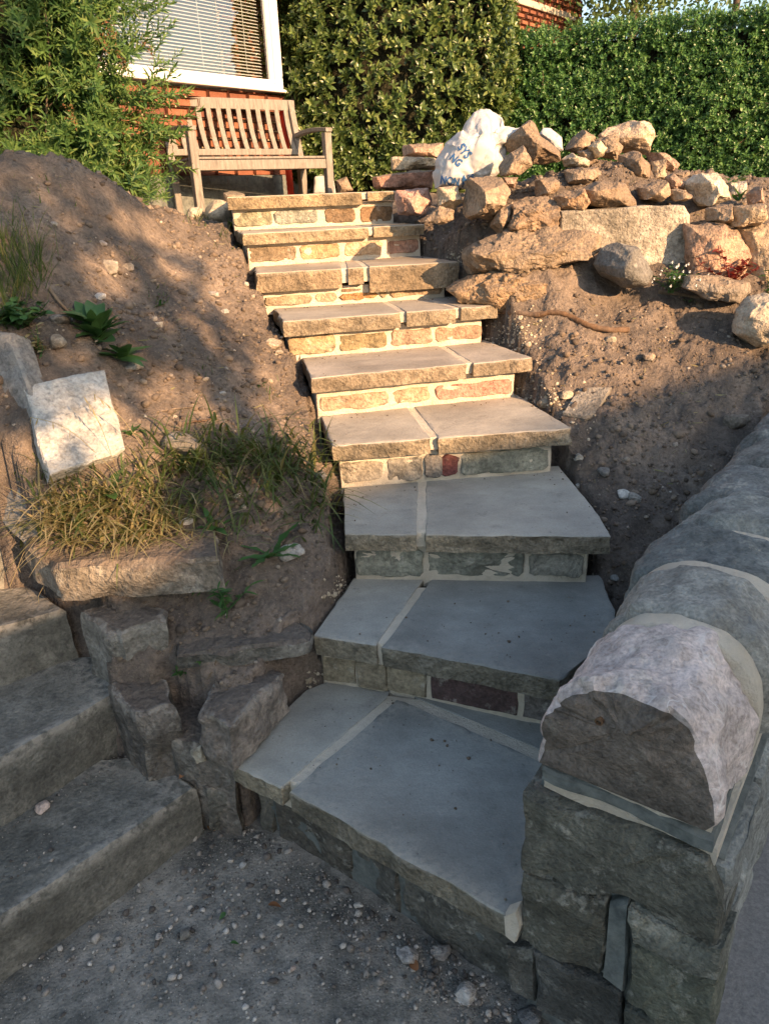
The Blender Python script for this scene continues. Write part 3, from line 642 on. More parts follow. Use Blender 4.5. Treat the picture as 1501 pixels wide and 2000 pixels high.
stone('mortar_patch', [WF(*p)+nF*.016 for p in ((990, 1778), (1012, 1770), (1022, 1800), (1012, 1832), (994, 1815))], nF, .03, MAT['mortar'], bw, face=.004, side=.003, seed=331, m=30)
# courses under the coping
z_ = .640
wall_box('mortar_joint', .026, WW-.026, .006, 3.1, .634, .664, MAT['mortar'], face=.002, side=.008, seed=333, m=160)
wall_box('slate_course', .028, WW-.034, .004, 1.3, .662, .690, MAT['slate'], face=.002, side=.009, seed=334, m=120)
wall_box('mortar_joint', .030, WW-.040, .006, 3.1, .684, .714, MAT['mortar'], face=.002, side=.009, seed=335, m=160)
# street face stones
zz = [(-.05, .2), (.21, .42), (.43, .63)]
for ci, (z0, z1) in enumerate(zz):
    e = .01
    while e < 2.6:
        ln = rnd.uniform(.18, .40); e1 = min(e+ln, 2.65)
        if ci == 2 and e < .02: ln = .24; e1 = e+ln
        q = [A3(WA+WD*WW+WE*e, z0), A3(WA+WD*WW+WE*(e1-.012), z0), A3(WA+WD*WW+WE*(e1-.012), z1), A3(WA+WD*WW+WE*e, z1)]
        stone('wall_stone', q, nR, .08, MAT['coping'], bw, tuple(np.array((.30, .31, .28))*rnd.uniform(.8, 1.2)), face=.010, side=.006, bev=.010, seed=340+ci*20+int(e*10), m=44, dome=.02)
        e = e1
# garden face stones (mostly hidden by soil)
e = .0
while e < 2.0:
    e1 = e+rnd.uniform(.25, .4)
    q = [A3(WA+WE*e, .28), A3(WA+WE*(e1-.012), .28), A3(WA+WE*(e1-.012), .63), A3(WA+WE*e, .63)]
    stone('wall_stone', q, nL, .06, MAT['wall'], bw, (.15, .15, .13), face=.010, side=.006, bev=.010, seed=420+int(e*10), m=40, dome=.02); e = e1
# rounded coping
def coping(e0, e1, w, h, zb, cc, seed, cen, mat='coping', pits=False, rough=.013, endmat=None, er=.17):
    nr, na = 26, 60; V = []; W = []
    ax0 = WA+WD*cen
    for i in range(nr+1):
        f = i/nr; e = e0+(e1-e0)*f; end = min(f, 1-f)*nr
        sc = 1-(er*1.0 if end < .5 else (er*.42 if end < 1.5 else (er*.13 if end < 2.5 else 0)))
        for j in range(na+1):
            a = math.pi*j/na; cs, sn = math.cos(a), math.sin(a)
            x = -w/2*np.sign(cs)*abs(cs)**.8*sc; z = h*abs(sn)**.78*sc
            p = ax0+WD*x+WE*e; V.append((p[0], p[1], zb+z))
    V = np.array(V); c0 = np.array([*(ax0+WE*(e0+e1)/2), zb+h*.4]); dv = V-c0; dv /= np.linalg.norm(dv, axis=1, keepdims=True)
    V = V+dv*(fbm(V*5+seed, seed, 5, .6)*rough*1.5+np.maximum(0, fbm(V*18, seed+2, 3))*rough*.6)[:, None]
    if endmat:                                                       # chipped front arris
        fr_w = np.repeat(np.clip(1-np.arange(nr+1)/5, 0, 1), na+1); V = V-dv*(np.maximum(0, fbm(V*26, seed+31, 3))*.022*fr_w)[:, None]+A3(WE, 0)*(np.maximum(0, fbm(V*17, seed+33, 3))*.018*(fr_w > .9))[:, None]
    F = []
    for i in range(nr):
        for j in range(na): a = i*(na+1)+j; F.append((a, a+na+1, a+na+2, a+1))
    F.append(tuple(nr*(na+1)-0+j for j in range(na+1)))
    for i in range(nr):                                             # underside
        F.append((i*(na+1), i*(na+1)+na, (i+1)*(na+1)+na, (i+1)*(na+1)))
    # dressed end face with relief: rings towards its middle
    c = V[:na+1].mean(0); base = V[:na+1]; prev = list(range(na+1)); n0 = len(V); Vx = []
    for q in (.86, .7, .52, .34, .17):
        X = c+(base-c)*q
        X = X-A3(WE, 0)*(fbm(X*13, seed+4, 5, .6)*.013+.004)[:, None]
        if pits:
            for (pp, r_) in ((WF(1175, 1402), .012), (WF(1268, 1432), .011), (WF(1225, 1450), .006)):
                dd_ = np.linalg.norm(X-pp, axis=1); X = X+A3(WE, 0)*(.004*np.exp(-(dd_/r_)**2))[:, None]
        Vx += list(X); cur = [n0+len(Vx)-(na+1)+j for j in range(na+1)]
        for j in range(na): F.append((prev[j], prev[j+1], cur[j+1], cur[j]))
        F.append((prev[na], prev[0], cur[0], cur[na])); prev = cur
    F.append(tuple(prev[::-1]))
    V = np.vstack([V, np.array(Vx)])
    wr = np.zeros(len(V))
    nb = nr*na+1+nr
    o = mk('coping_stone', V, F, MAT[mat], bw, color=cc, attr={'wear': wr})
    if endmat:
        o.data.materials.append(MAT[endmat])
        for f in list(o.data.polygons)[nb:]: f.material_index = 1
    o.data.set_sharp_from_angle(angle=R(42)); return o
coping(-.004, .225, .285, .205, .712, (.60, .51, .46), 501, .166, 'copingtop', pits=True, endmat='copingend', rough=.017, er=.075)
coping(.262, .47, .345, .208, .712, (.30, .295, .26), 502, .182)
coping(.500, .715, .40, .202, .708, (.185, .20, .19), 503, .172)
coping(.735, .925, .36, .218, .712, (.27, .28, .255), 504, .185)
coping(.950, 1.185, .41, .198, .712, (.19, .20, .19), 505, .178)
coping(1.210, 1.47, .37, .212, .715, (.25, .255, .235), 506, .18)
coping(1.50, 1.76, .40, .20, .715, (.20, .21, .20), 507, .18)
coping(1.785, 2.1, .38, .20, .715, (.24, .245, .23), 508, .18)
def joint(e0, e1, w, h, seed): coping(e0, e1, w, h, .70, (1, 1, 1), seed, .18, 'mortar', rough=.004, er=.02).name = 'coping_joint'
joint(.216, .272, .296, .214, 520); joint(.455, .510, .362, .214, 521); joint(.70, .75, .352, .196, 522); joint(.918, .950, .36, .190, 523); joint(1.188, 1.22, .37, .186, 524)
for px, py in ((1175, 1400), (1268, 1430)):
    c_ = WF(px, py); V, F = np.array([c_+nF*d_+(A3(WD, 0)*math.cos(q_)+np.array([0, 0, 1])*math.sin(q_))*r_ for d_, r_ in ((-.02, .007), (.016, .007), (.017, .0045), (.006, .004)) for q_ in np.linspace(0, 2*math.pi, 13)[:-1]]), [(i*12+j, i*12+(j+1) % 12, (i+1)*12+(j+1) % 12, (i+1)*12+j) for i in range(3) for j in range(12)]+[tuple(36+j for j in range(12))]
    mk('bolt_stub', V, F, MAT['root'], bw, smooth=False)
# ================================================================== THINGS BEHIND THE CAMERA THAT SHADE THE PLACE
tE = math.tan(SUN_E)
def from_light(lat, along, v):
    """point given across the light, along its travel, and the height its ray has at along = 0"""
    p = LT*along+LAT*lat; return np.array([p[0], p[1], v-tE*along])
def box_obj(name, x0, x1, y0, y1, z0, z1, mat, parent):
    V = [(x0, y0, z0), (x1, y0, z0), (x1, y1, z0), (x0, y1, z0), (x0, y0, z1), (x1, y0, z1), (x1, y1, z1), (x0, y1, z1)]
    return mk(name, V, BOXF, mat, parent, smooth=False)
t = NT('render_wall'); MAT['render'] = t.done((.42, .36, .28), .9)
# unseen house added to shade the lower steps; its ridge sets the shade edge
b1 = atz(690, 950, .68); b3 = hit(1330, 735); print('b1', b1, 'b3', b3)
Sv = np.array([-LT[0]*math.cos(SUN_E), -LT[1]*math.cos(SUN_E), math.sin(SUN_E)])
ev = (b3-b1)-Sv*((b3-b1)[2]/Sv[2]); ev /= np.linalg.norm(ev); ev = ev if ev[1] > 0 else -ev
rp = b1+Sv*15.0; nv = np.array([ev[1], -ev[0], 0])          # towards the far side
nh = empty('shade_house', (rp[0], rp[1], -.2), 'unseen house added behind the viewer to shade the lower steps', 'house')
ra = rp-ev*13; rb = rp+ev*9.0; hw = 2.6; zr = rp[2]; ze = zr-1.6
V = [ra+nv*s*hw for s in (-1, 1)]+[rb+nv*s*hw for s in (-1, 1)]
V = np.array([A3(v, z) for z in (-.2, ze) for v in V]+[A3(ra, zr-.1), A3(rb, zr-.1)])
mk('wall', V, [(0, 2, 6, 4), (3, 1, 5, 7), (1, 0, 4, 8, 5), (2, 3, 7, 9, 6)], MAT['render'], nh, smooth=False)
for s in (-1, 1):
    a0, a1 = A3(ra-ev*.2, zr), A3(rb+ev*.2, zr); c0, c1 = A3(ra-ev*.2+nv*s*(hw+.25), ze-.15), A3(rb+ev*.2+nv*s*(hw+.25), ze-.15)
    mk('roof_slope', np.array([a0, a1, c1, c0, a0+[0, 0, -.12], a1+[0, 0, -.12], c1+[0, 0, -.12], c0+[0, 0, -.12]]), BOXF, MAT['tiles'], nh, smooth=False)

# ---- leaf scattering kit
def leaf_tpl(L, w, fold=.25, curl=.15, n=3, tip=.0, base=.12):
    """a leaf along +Y, face up +Z: midrib and two edges"""
    V = []; F = []
    for i in range(n+1):
        f = i/n; wd = w*.5*(math.sin(math.pi*min(1, (f*(1-base)+base*.6))**.85))*(1 if i < n else 0)+.0004
        y = L*f; z = -curl*L*f*f
        V += [(-wd, y, z+fold*wd), (0, y, z), (wd, y, z+fold*wd)]
    for i in range(n):
        a = i*3; F += [(a, a+1, a+4, a+3), (a+1, a+2, a+5, a+4)]
    return np.array(V), np.array(F)
def rotm(ax, an):
    ax = ax/np.linalg.norm(ax, axis=-1, keepdims=True); c = np.cos(an)[..., None, None]; s = np.sin(an)[..., None, None]
    x, y, z = ax[..., 0], ax[..., 1], ax[..., 2]; o = np.zeros_like(x)
    Kx = np.stack([np.stack([o, -z, y], -1), np.stack([z, o, -x], -1), np.stack([-y, x, o], -1)], -2)
    I = np.eye(3); return I+s*Kx+(1-c)*(Kx@Kx)
def frames(dirs, roll):
    """rotation taking +Y to dirs with up-ish Z then rolled"""
    d = dirs/np.linalg.norm(dirs, axis=1, keepdims=True); up = np.tile([0, 0, 1.0], (len(d), 1)); up[np.abs(d[:, 2]) > .95] = [1, 0, 0]
    x = np.cross(d, up); x /= np.linalg.norm(x, axis=1, keepdims=True); z = np.cross(x, d)
    c, s = np.cos(roll)[:, None], np.sin(roll)[:, None]
    return np.stack([x*c+z*s, d, -x*s+z*c], -1)
def scatter(tpl, pos, rot, scl):
    V, F = tpl; N = len(pos)
    P = np.einsum('nij,vj->nvi', rot, V)*scl[:, None, None]+pos[:, None, :]
    FF = (F[None]+(np.arange(N)*len(V))[:, None, None]).reshape(-1, F.shape[1]); return P.reshape(-1, 3), FF
def merge(parts):
    Vs, Fs, o = [], [], 0
    for V, F in parts: Vs.append(V); Fs.append(F+o); o += len(V)
    return np.vstack(Vs), np.vstack(Fs)
def sprig(leaf, n, length, r, spread=(.5, 1.1), whorl=1, top=True):
    """a short shoot along +Y carrying leaves"""
    L = []; k = 0
    for i in range(n):
        f = (i+.3)/n; az = i*2.4 if whorl == 1 else (i//2)*1.57+(i % 2)*math.pi; az += r.uniform(-.3, .3)
        an = spread[1]+(spread[0]-spread[1])*f+r.uniform(-.15, .15)
        d = np.array([[math.sin(an)*math.cos(az), math.cos(an), math.sin(an)*math.sin(az)]])
        # leaf upper side faces the shoot tip
        z = np.array([0, 1.0, 0])-d[0]*d[0][1]; z /= np.linalg.norm(z); x = np.cross(d[0], z)
        m = np.stack([x, d[0], z], -1)[None]
        V, F = scatter(leaf, np.array([[0, length*f, 0]]), m, np.array([r.uniform(.7, 1.1)*(1-.35*f if top else 1)])); L.append((V, F))
    return merge(L)
def tube(pts, rad, n=6):
    pts = np.asarray(pts, float); m = len(pts); V = []; F = []
    tg = np.gradient(pts, axis=0); tg /= np.linalg.norm(tg, axis=1, keepdims=True)+1e-9
    ref = np.array([0, 0, 1.0]) if abs(tg[0][2]) < .9 else np.array([1.0, 0, 0])
    for i in range(m):
        x = np.cross(tg[i], ref); x /= np.linalg.norm(x)+1e-9; y = np.cross(tg[i], x)
        for j in range(n): a = 2*math.pi*j/n; V.append(pts[i]+(x*math.cos(a)+y*math.sin(a))*rad[i])
    for i in range(m-1):
        for j in range(n): F.append((i*n+j, i*n+(j+1) % n, (i+1)*n+(j+1) % n, (i+1)*n+j))
    return np.array(V), np.array(F)
def wander(a, b, k, amp, r):
    a = np.asarray(a, float); b = np.asarray(b, float); t = np.linspace(0, 1, k)[:, None]
    w = np.cumsum(r.normal(size=(k, 3))*amp, 0); w = w-w[0]-(w[-1]-w[0])*t; return a+(b-a)*t+w

# ---- unseen tree behind the viewer, crown shaped to dapple the left bank
tr = np.random.RandomState(3); TA = -4.6
def lv(p): p = np.asarray(p); al_ = p[:2]@LT; return np.array([p[:2]@LAT, p[2]+tE*al_])
SH = [lv(hit(x, y)) for x, y in ((-60, 330), (0, 300), (130, 338), (200, 350), (290, 410), (365, 470), (425, 540), (470, 640), (490, 720), (545, 870), (640, 960), (640, 1100), (560, 1200), (300, 1150), (60, 1000), (-60, 900))]
cc_ = np.mean(SH, 0); SH = [s+(np.array([-.06, .30]) if i < 4 else np.array([0, .10 if i == 4 else 0])) for i, s in enumerate(SH)]; SH = [SH[0]+[-.3, 0]]+SH; print('shade', np.round(SH, 2))
HO = [(300, 445, 30), (250, 435, 16), (345, 470, 18), (200, 535, 30), (230, 515, 16), (330, 525, 14), (430, 565, 26), (470, 600, 32), (505, 640, 28), (370, 625, 17), (400, 668, 10), (350, 745, 30), (335, 790, 36), (405, 805, 10), (310, 865, 28),
      (565, 775, 34), (590, 830, 38), (560, 700, 18), (200, 815, 34), (225, 865, 36), (180, 1000, 60), (105, 1075, 50), (250, 950, 36), (40, 880, 14), (260, 1050, 40), (615, 890, 26), (540, 800, 18)]  # bank spots where the crown is left open for sun patches
HL = [(lv(hit(x, y)), r*np.linalg.norm(hit(x, y)-[0, 0, EYE])/FPX) for x, y, r in HO]
S2 = np.array(SH); lo_, hi_ = S2.min(0), S2.max(0); N = 8000
la = tr.uniform(lo_[0], hi_[0], N); vv = tr.uniform(lo_[1], hi_[1], N); keep = inside(la, vv, SH)
for c_, r_ in HL: keep &= ((la-c_[0])/(r_*1.15+.046))**2+((vv-c_[1])/(r_*.9+.042))**2 > 1
la, vv = la[keep], vv[keep]; al = tr.normal(0, .28, len(la))
tc = from_light(cc_[0], TA, cc_[1]); tree = empty('dapple_tree', (tc[0]+.2, tc[1], -.2), 'small leafy tree unseen behind the viewer, crown shaped to dapple the left bank', 'tree')
V, F = tube(wander((tc[0]+.2, tc[1], -.2), tc+[0, 0, .3], 9, .04, tr), np.linspace(.08, .03, 9), 8); mk('trunk', V, F, MAT['bark'], tree)
pos = np.array([from_light(a, TA+c, v) for a, c, v in zip(la, al, vv)])
M_ = 7; pp = np.repeat(pos, M_, 0)+tr.normal(0, .014, (len(pos)*M_, 3)); dr = tr.normal(size=(len(pp), 3)); dr[:, 2] -= .3
V, F = scatter(leaf_tpl(.040, .026, .2, .15, 2), pp, frames(dr, tr.uniform(-.7, .7, len(pp))), tr.uniform(.7, 1.2, len(pp))); tag(mk('crown', V, F, MAT['treeleaf'], tree), kind='stuff')
br = []
for i in range(16):
    e = pos[tr.randint(len(pos))]; br.append(tube(wander(tc-[0, 0, .4*tr.rand()], e, 7, .04, tr), np.linspace(.012, .003, 7), 5))
V, F = merge(br); mk('branches', V, F, MAT['bark'], tree)

# ================================================================== HOUSE
WDIR = np.array([math.sin(R(39)), math.cos(R(39))]); WN = np.array([WDIR[1], -WDIR[0]])
hc = aty(551, 205, 8.0)                                        # front corner of the bay
house = empty('brick_house', (hc[0], hc[1], 1.5), 'red brick house with a large white framed window behind the bench', 'house')
UP = np.array([0, 0, 1.0])
def hp(s, z, out=0.0): return np.array([hc[0]-WDIR[0]*s+WN[0]*out, hc[1]-WDIR[1]*s+WN[1]*out, z])
zs = onv(548, 178, hc, WDIR)[2]; print('sill z', zs, 'corner', hc)
# wall body of the bay (pointing face) and bricks
BL, BH, JT_ = .228, .076, .015
def wall_body(name, f, s0, s1, z0, z1, dep, mat, parent):
    V = np.array([f(s0, z0, -.002), f(s1, z0, -.002), f(s1, z1, -.002), f(s0, z1, -.002), f(s0, z0, -dep), f(s1, z0, -dep), f(s1, z1, -dep), f(s0, z1, -dep)])
    return mk(name, V, BOXF, mat, parent, smooth=False)
bay = wall_body('bay_wall', hp, 0, 3.0, 1.3, zs-.045, .3, MAT['pointing'], house)
def brick_mesh(L, Hh, D=.03):
    b = .003; V = []; 
    for (ins, out) in ((0, -D), (0, -b), (b, 0)):
        for x, z in ((0, 0), (1, 0), (1, 1), (0, 1)): V.append(((L-2*ins)*x+ins, out, (Hh-2*ins)*z+ins))
    F = [(8, 9, 10, 11)]
    for i in (0, 1):
        for j in range(4): a = i*4; F.append((a+j, a+(j+1) % 4, a+4+(j+1) % 4, a+4+j))
    me = bpy.data.meshes.new('brick'); me.from_pydata([(-x, y, z) for x, y, z in V], [], [tuple(reversed(f)) for f in F]); me.update(); me.materials.append(MAT['brick']); return me
_bm = {}
hz_ang = math.atan2(WDIR[1], WDIR[0])
def put_brick(L, Hh, p, parent):
    key = (round(L, 3), round(Hh, 3))
    if key not in _bm: _bm[key] = brick_mesh(L-JT_, Hh-JT_)
    o = bpy.data.objects.new('brick', _bm[key]); o.rotation_euler = (rnd.uniform(-.006, .006), rnd.uniform(-.004, .004), hz_ang+rnd.uniform(-.004, .004))
    o.location = Vector(p)-worldloc(parent); link(o, parent)
def lay(f, s0, s1, z0, z1, parent, hf=1.0):
    k = 0; z = z1-BH
    while z > z0-BH:
        s = s0 + (0 if k % 2 == 0 else -BL/2); 
        while s < s1:
            a = max(s, s0); e = min(s+BL, s1)
            if e-a > .03: put_brick(e-a, BH, f(a, z, rnd.uniform(.001, .004)), parent)
            s += BL
        z -= BH; k += 1
# brick local x runs from the corner away: mesh was mirrored to match
lay(lambda s, z, o=0: hp(s, z, o), 0, 2.3, 1.80, zs-.03, bay)
V = np.array([hp(-.02, 1.3, .03), hp(3.0, 1.3, .03), hp(3.0, 1.82, .03), hp(-.02, 1.82, .03), hp(-.02, 1.3, -.2), hp(3.0, 1.3, -.2), hp(3.0, 1.82, -.2), hp(-.02, 1.82, -.2)]); mk('plinth', V, BOXF, MAT['slate'], house, smooth=False)
# return of the bay at the corner and main wall further back
def hr(s, z, out=0.0): return np.array([hc[0]-WN[0]*(.45)+WDIR[0]*s+WN[0]*out, hc[1]-WN[1]*(.45)+WDIR[1]*s+WN[1]*out, z])
V = np.array([hp(0, 1.3, -.006), hp(0, 1.3, -.5), hp(0, zs-.045, -.5), hp(0, zs-.045, -.006)]); 
V = np.vstack([V, V-A3(WDIR, 0)*.1]); mk('bay_return', V, BOXF, MAT['pointing'], house, smooth=False)
# far right corner of the house seen over the hedge
L_far = None
for s in np.linspace(2, 16, 1400):
    p = hr(s, 4); v = p-[0, 0, EYE]
    if 750.5+FPX*(v@c_r)/(v@c_f) > 1131: L_far = s; break
main = mk('main_wall', np.array([hr(-.3, 1.3, -.002), hr(L_far, 1.3, -.002), hr(L_far, 5.4, -.002), hr(-.3, 5.4, -.002), hr(-.3, 1.3, -.4), hr(L_far, 1.3, -.4), hr(L_far, 5.4, -.4), hr(-.3, 5.4, -.4)]), BOXF, MAT['pointing'], house, smooth=False)
def hr2(s, z, out=0.0): return hr(L_far-s, z, out)
zf = onv(1075, 22, hr(0, 0), WDIR)[2]
lay(hr2, 0, 2.6, zf-.6, zf+.8, main)
bevel_bar('stone_band', hr(L_far-2.6, zf, .015), hr(L_far-.22, zf, .015), .05, .085, MAT['render'], house, bev=.006)
lay(lambda s, z, o=0: hr(1.2-s, z, o), 0, 1.5, 2.3, 3.9, main)
# house end wall, roof above the frame
V = np.array([hr(L_far, 1.3, 0), hr(L_far, 1.3, -5), hr(L_far, 5.4, -5), hr(L_far, 5.4, 0)]); mk('end_wall', np.vstack([V, V-A3(WDIR, 0)*.2]), BOXF, MAT['brick'], house, smooth=False)
V = np.array([hr(-4, 5.35, .35), hr(L_far+.3, 5.35, .35), hr(L_far+.3, 7.6, -2.6), hr(-4, 7.6, -2.6)]); V = np.vstack([V, V+[0, 0, -.12]]); mk('roof', V, BOXF, MAT['tiles'], house, smooth=False)
# window: frame, pane, blind
win = empty('window', (0, 0, 0)); win.parent = house; win.location = Vector(hp(.02, zs))-house.location
def fbar(name, s0, z0, s1, z1, w, th, out, mat=None, par=None, bev=.008):
    upv = A3(WN, 0)
    return bevel_bar(name, hp(s0, z0, out), hp(s1, z1, out), w, th, mat or MAT['upvc'], par or win, up=upv, bev=bev)
ztop = 4.6
fbar('sill', -.005, zs-.012, 2.6, zs-.012, .024, .14, .03, bev=.006)
fbar('frame_rail', .0, zs+.025, 2.6, zs+.025, .05, .07, .0)
fbar('frame_post', .045, zs+.0, .045, ztop, .09, .075, .004)
fbar('sash_rail', .09, zs+.066, 2.6, zs+.066, .032, .05, .0, bev=.010)
fbar('sash_post',   .115, zs+.06, .115, ztop, .045, .05, .0, bev=.012)
V = np.array([hp(.12, zs+.07, -.01), hp(2.6, zs+.07, -.01), hp(2.6, ztop, -.01), hp(.12, ztop, -.01)]); mk('pane', V, [(0, 1, 2, 3)], MAT['glass'], win, smooth=False)
nsl = 0; z = zs+.09
while z < ztop-.3 and nsl < 70:
    a = hp(.16, z, -.075); b = hp(2.3, z, -.075)
    nn = np.array([WN[0]*.42, WN[1]*.42, .9])
    o = bevel_bar('blind_slat', a, b, .026, .0022, MAT['blind'], win, up=nn, bev=.0008); z += .0255; nsl += 1
for s in (.35, .85, 1.35, 1.85):
    V, F = tube([hp(s, zs+.13, -.058), hp(s, ztop-.3, -.058)], [.0022, .0022], 5); mk('blind_cord', V, F, MAT['blind'], win)
V = np.array([hp(.0, zs-.1, -.5), hp(2.8, zs-.1, -.5), hp(2.8, ztop+.4, -.5), hp(.0, ztop+.4, -.5)]); V = np.vstack([V, V-A3(WN, 0)*.05]); mk('room_wall', V, BOXF, MAT['room'], house, smooth=False)
V = np.array([hp(.0, ztop, .0), hp(2.8, ztop, 0), hp(2.8, ztop, -.5), hp(.0, ztop, -.5)]); V = np.vstack([V, V+[0, 0, .9]]); mk('bay_head', V, BOXF, MAT['brick'], house, smooth=False)
# ================================================================== BENCH
bl = aty(385, 419, 6.5); brr = aty(650, 388, 7.25); zb = bl[2]; bench = empty('garden_bench', ((bl[0]+brr[0])/2, (bl[1]+brr[1])/2, zb), 'weathered wooden slatted garden bench standing against the brick house', 'bench')
bd = brr[:2]-bl[:2]; Lb = np.linalg.norm(bd); bd /= Lb; bb = np.array([-bd[1], bd[0]])
bb = bb if bb[1] > 0 else -bb
def bp(s, b, h): q = bl[:2]+bd*s+bb*b; return np.array([q[0], q[1], zb+h])
print('bench length', Lb, 'z', zb)
hs = onv(378, 311, bl, bd)[2]-zb; ha = onv(372, 247, bl, bd)[2]-zb; print('seat', hs, 'arm', ha)
UPB = A3(bb, 0); sl = .085
HB = ha*1.42; rake = .13
for s in (.03, Lb-.03):
    bevel_bar('leg', bp(s, .0, -.03), bp(s, 0, ha-.03), .065, .065, MAT['teak'], bench, up=UPB)
    bevel_bar('leg', bp(s, .46, -.03), bp(s, .47, hs+.02), .065, .065, MAT['teak'], bench, up=UPB)
    bevel_bar('back_post', bp(s, .47, hs), bp(s, .47+rake, HB), .055, .05, MAT['teak'], bench, up=UPB)
    arm = lambda t: np.array([0, 0, .02*math.sin(t*math.pi)-.015*t])
    bevel_bar('arm', bp(s, -.05, ha-.012), bp(s, .50, ha-.005), .065, .032, MAT['teak'], bench, n=6, bend=arm)
    bevel_bar('side_rail', bp(s, .03, hs-.035), bp(s, .45, hs-.045), .03, .06, MAT['teak'], bench)
bevel_bar('seat_rail', bp(.05, -.004, hs-.045), bp(Lb-.05, -.004, hs-.045), .032, .075, MAT['teak'], bench)
bevel_bar('seat_rail', bp(.05, .45, hs-.045), bp(Lb-.05, .45, hs-.045), .03, .06, MAT['teak'], bench)
for i in range(6): bevel_bar('seat_slat', bp(.0, .02+i*.076, hs+.008-.004*i), bp(Lb, .02+i*.076, hs+.008-.004*i), .058, .018, MAT['teak'], bench)
bevel_bar('top_rail', bp(-.01, .47+rake-.005, HB-.035), bp(Lb+.01, .47+rake-.005, HB-.035), .03, .085, MAT['teak'], bench)
bevel_bar('back_rail', bp(.05, .475, hs+.075), bp(Lb-.05, .475, hs+.075), .03, .05, MAT['teak'], bench)
for i in range(13):
    s = .085+(Lb-.17)*i/12
    bevel_bar('back_slat', bp(s, .478, hs+.09), bp(s, .47+rake-.012, HB-.07), .045, .016, MAT['teak'], bench, up=UPB, n=5, bend=lambda t: A3(bb, 0)*(.02*math.sin(t*math.pi)))
# red ridged tube behind the bench
pts = []
o3 = bp(Lb*.93, .60, 0); top = aty(553, 212, o3[1]+.1)
V = []; k = 40
pts = [np.array([o3[0]+(top[0]-o3[0])*i/k, o3[1]+.05, zb-.02+(top[2]-zb)*i/k]) for i in range(k+1)]
V, F = tube(pts, [.030+.004*(i % 2) for i in range(k+1)], 12); tag(mk('ridged_tube', V, F, MAT['redplastic'], smooth=False), 'bright red ridged plastic tube upright between bench and house', 'tube')
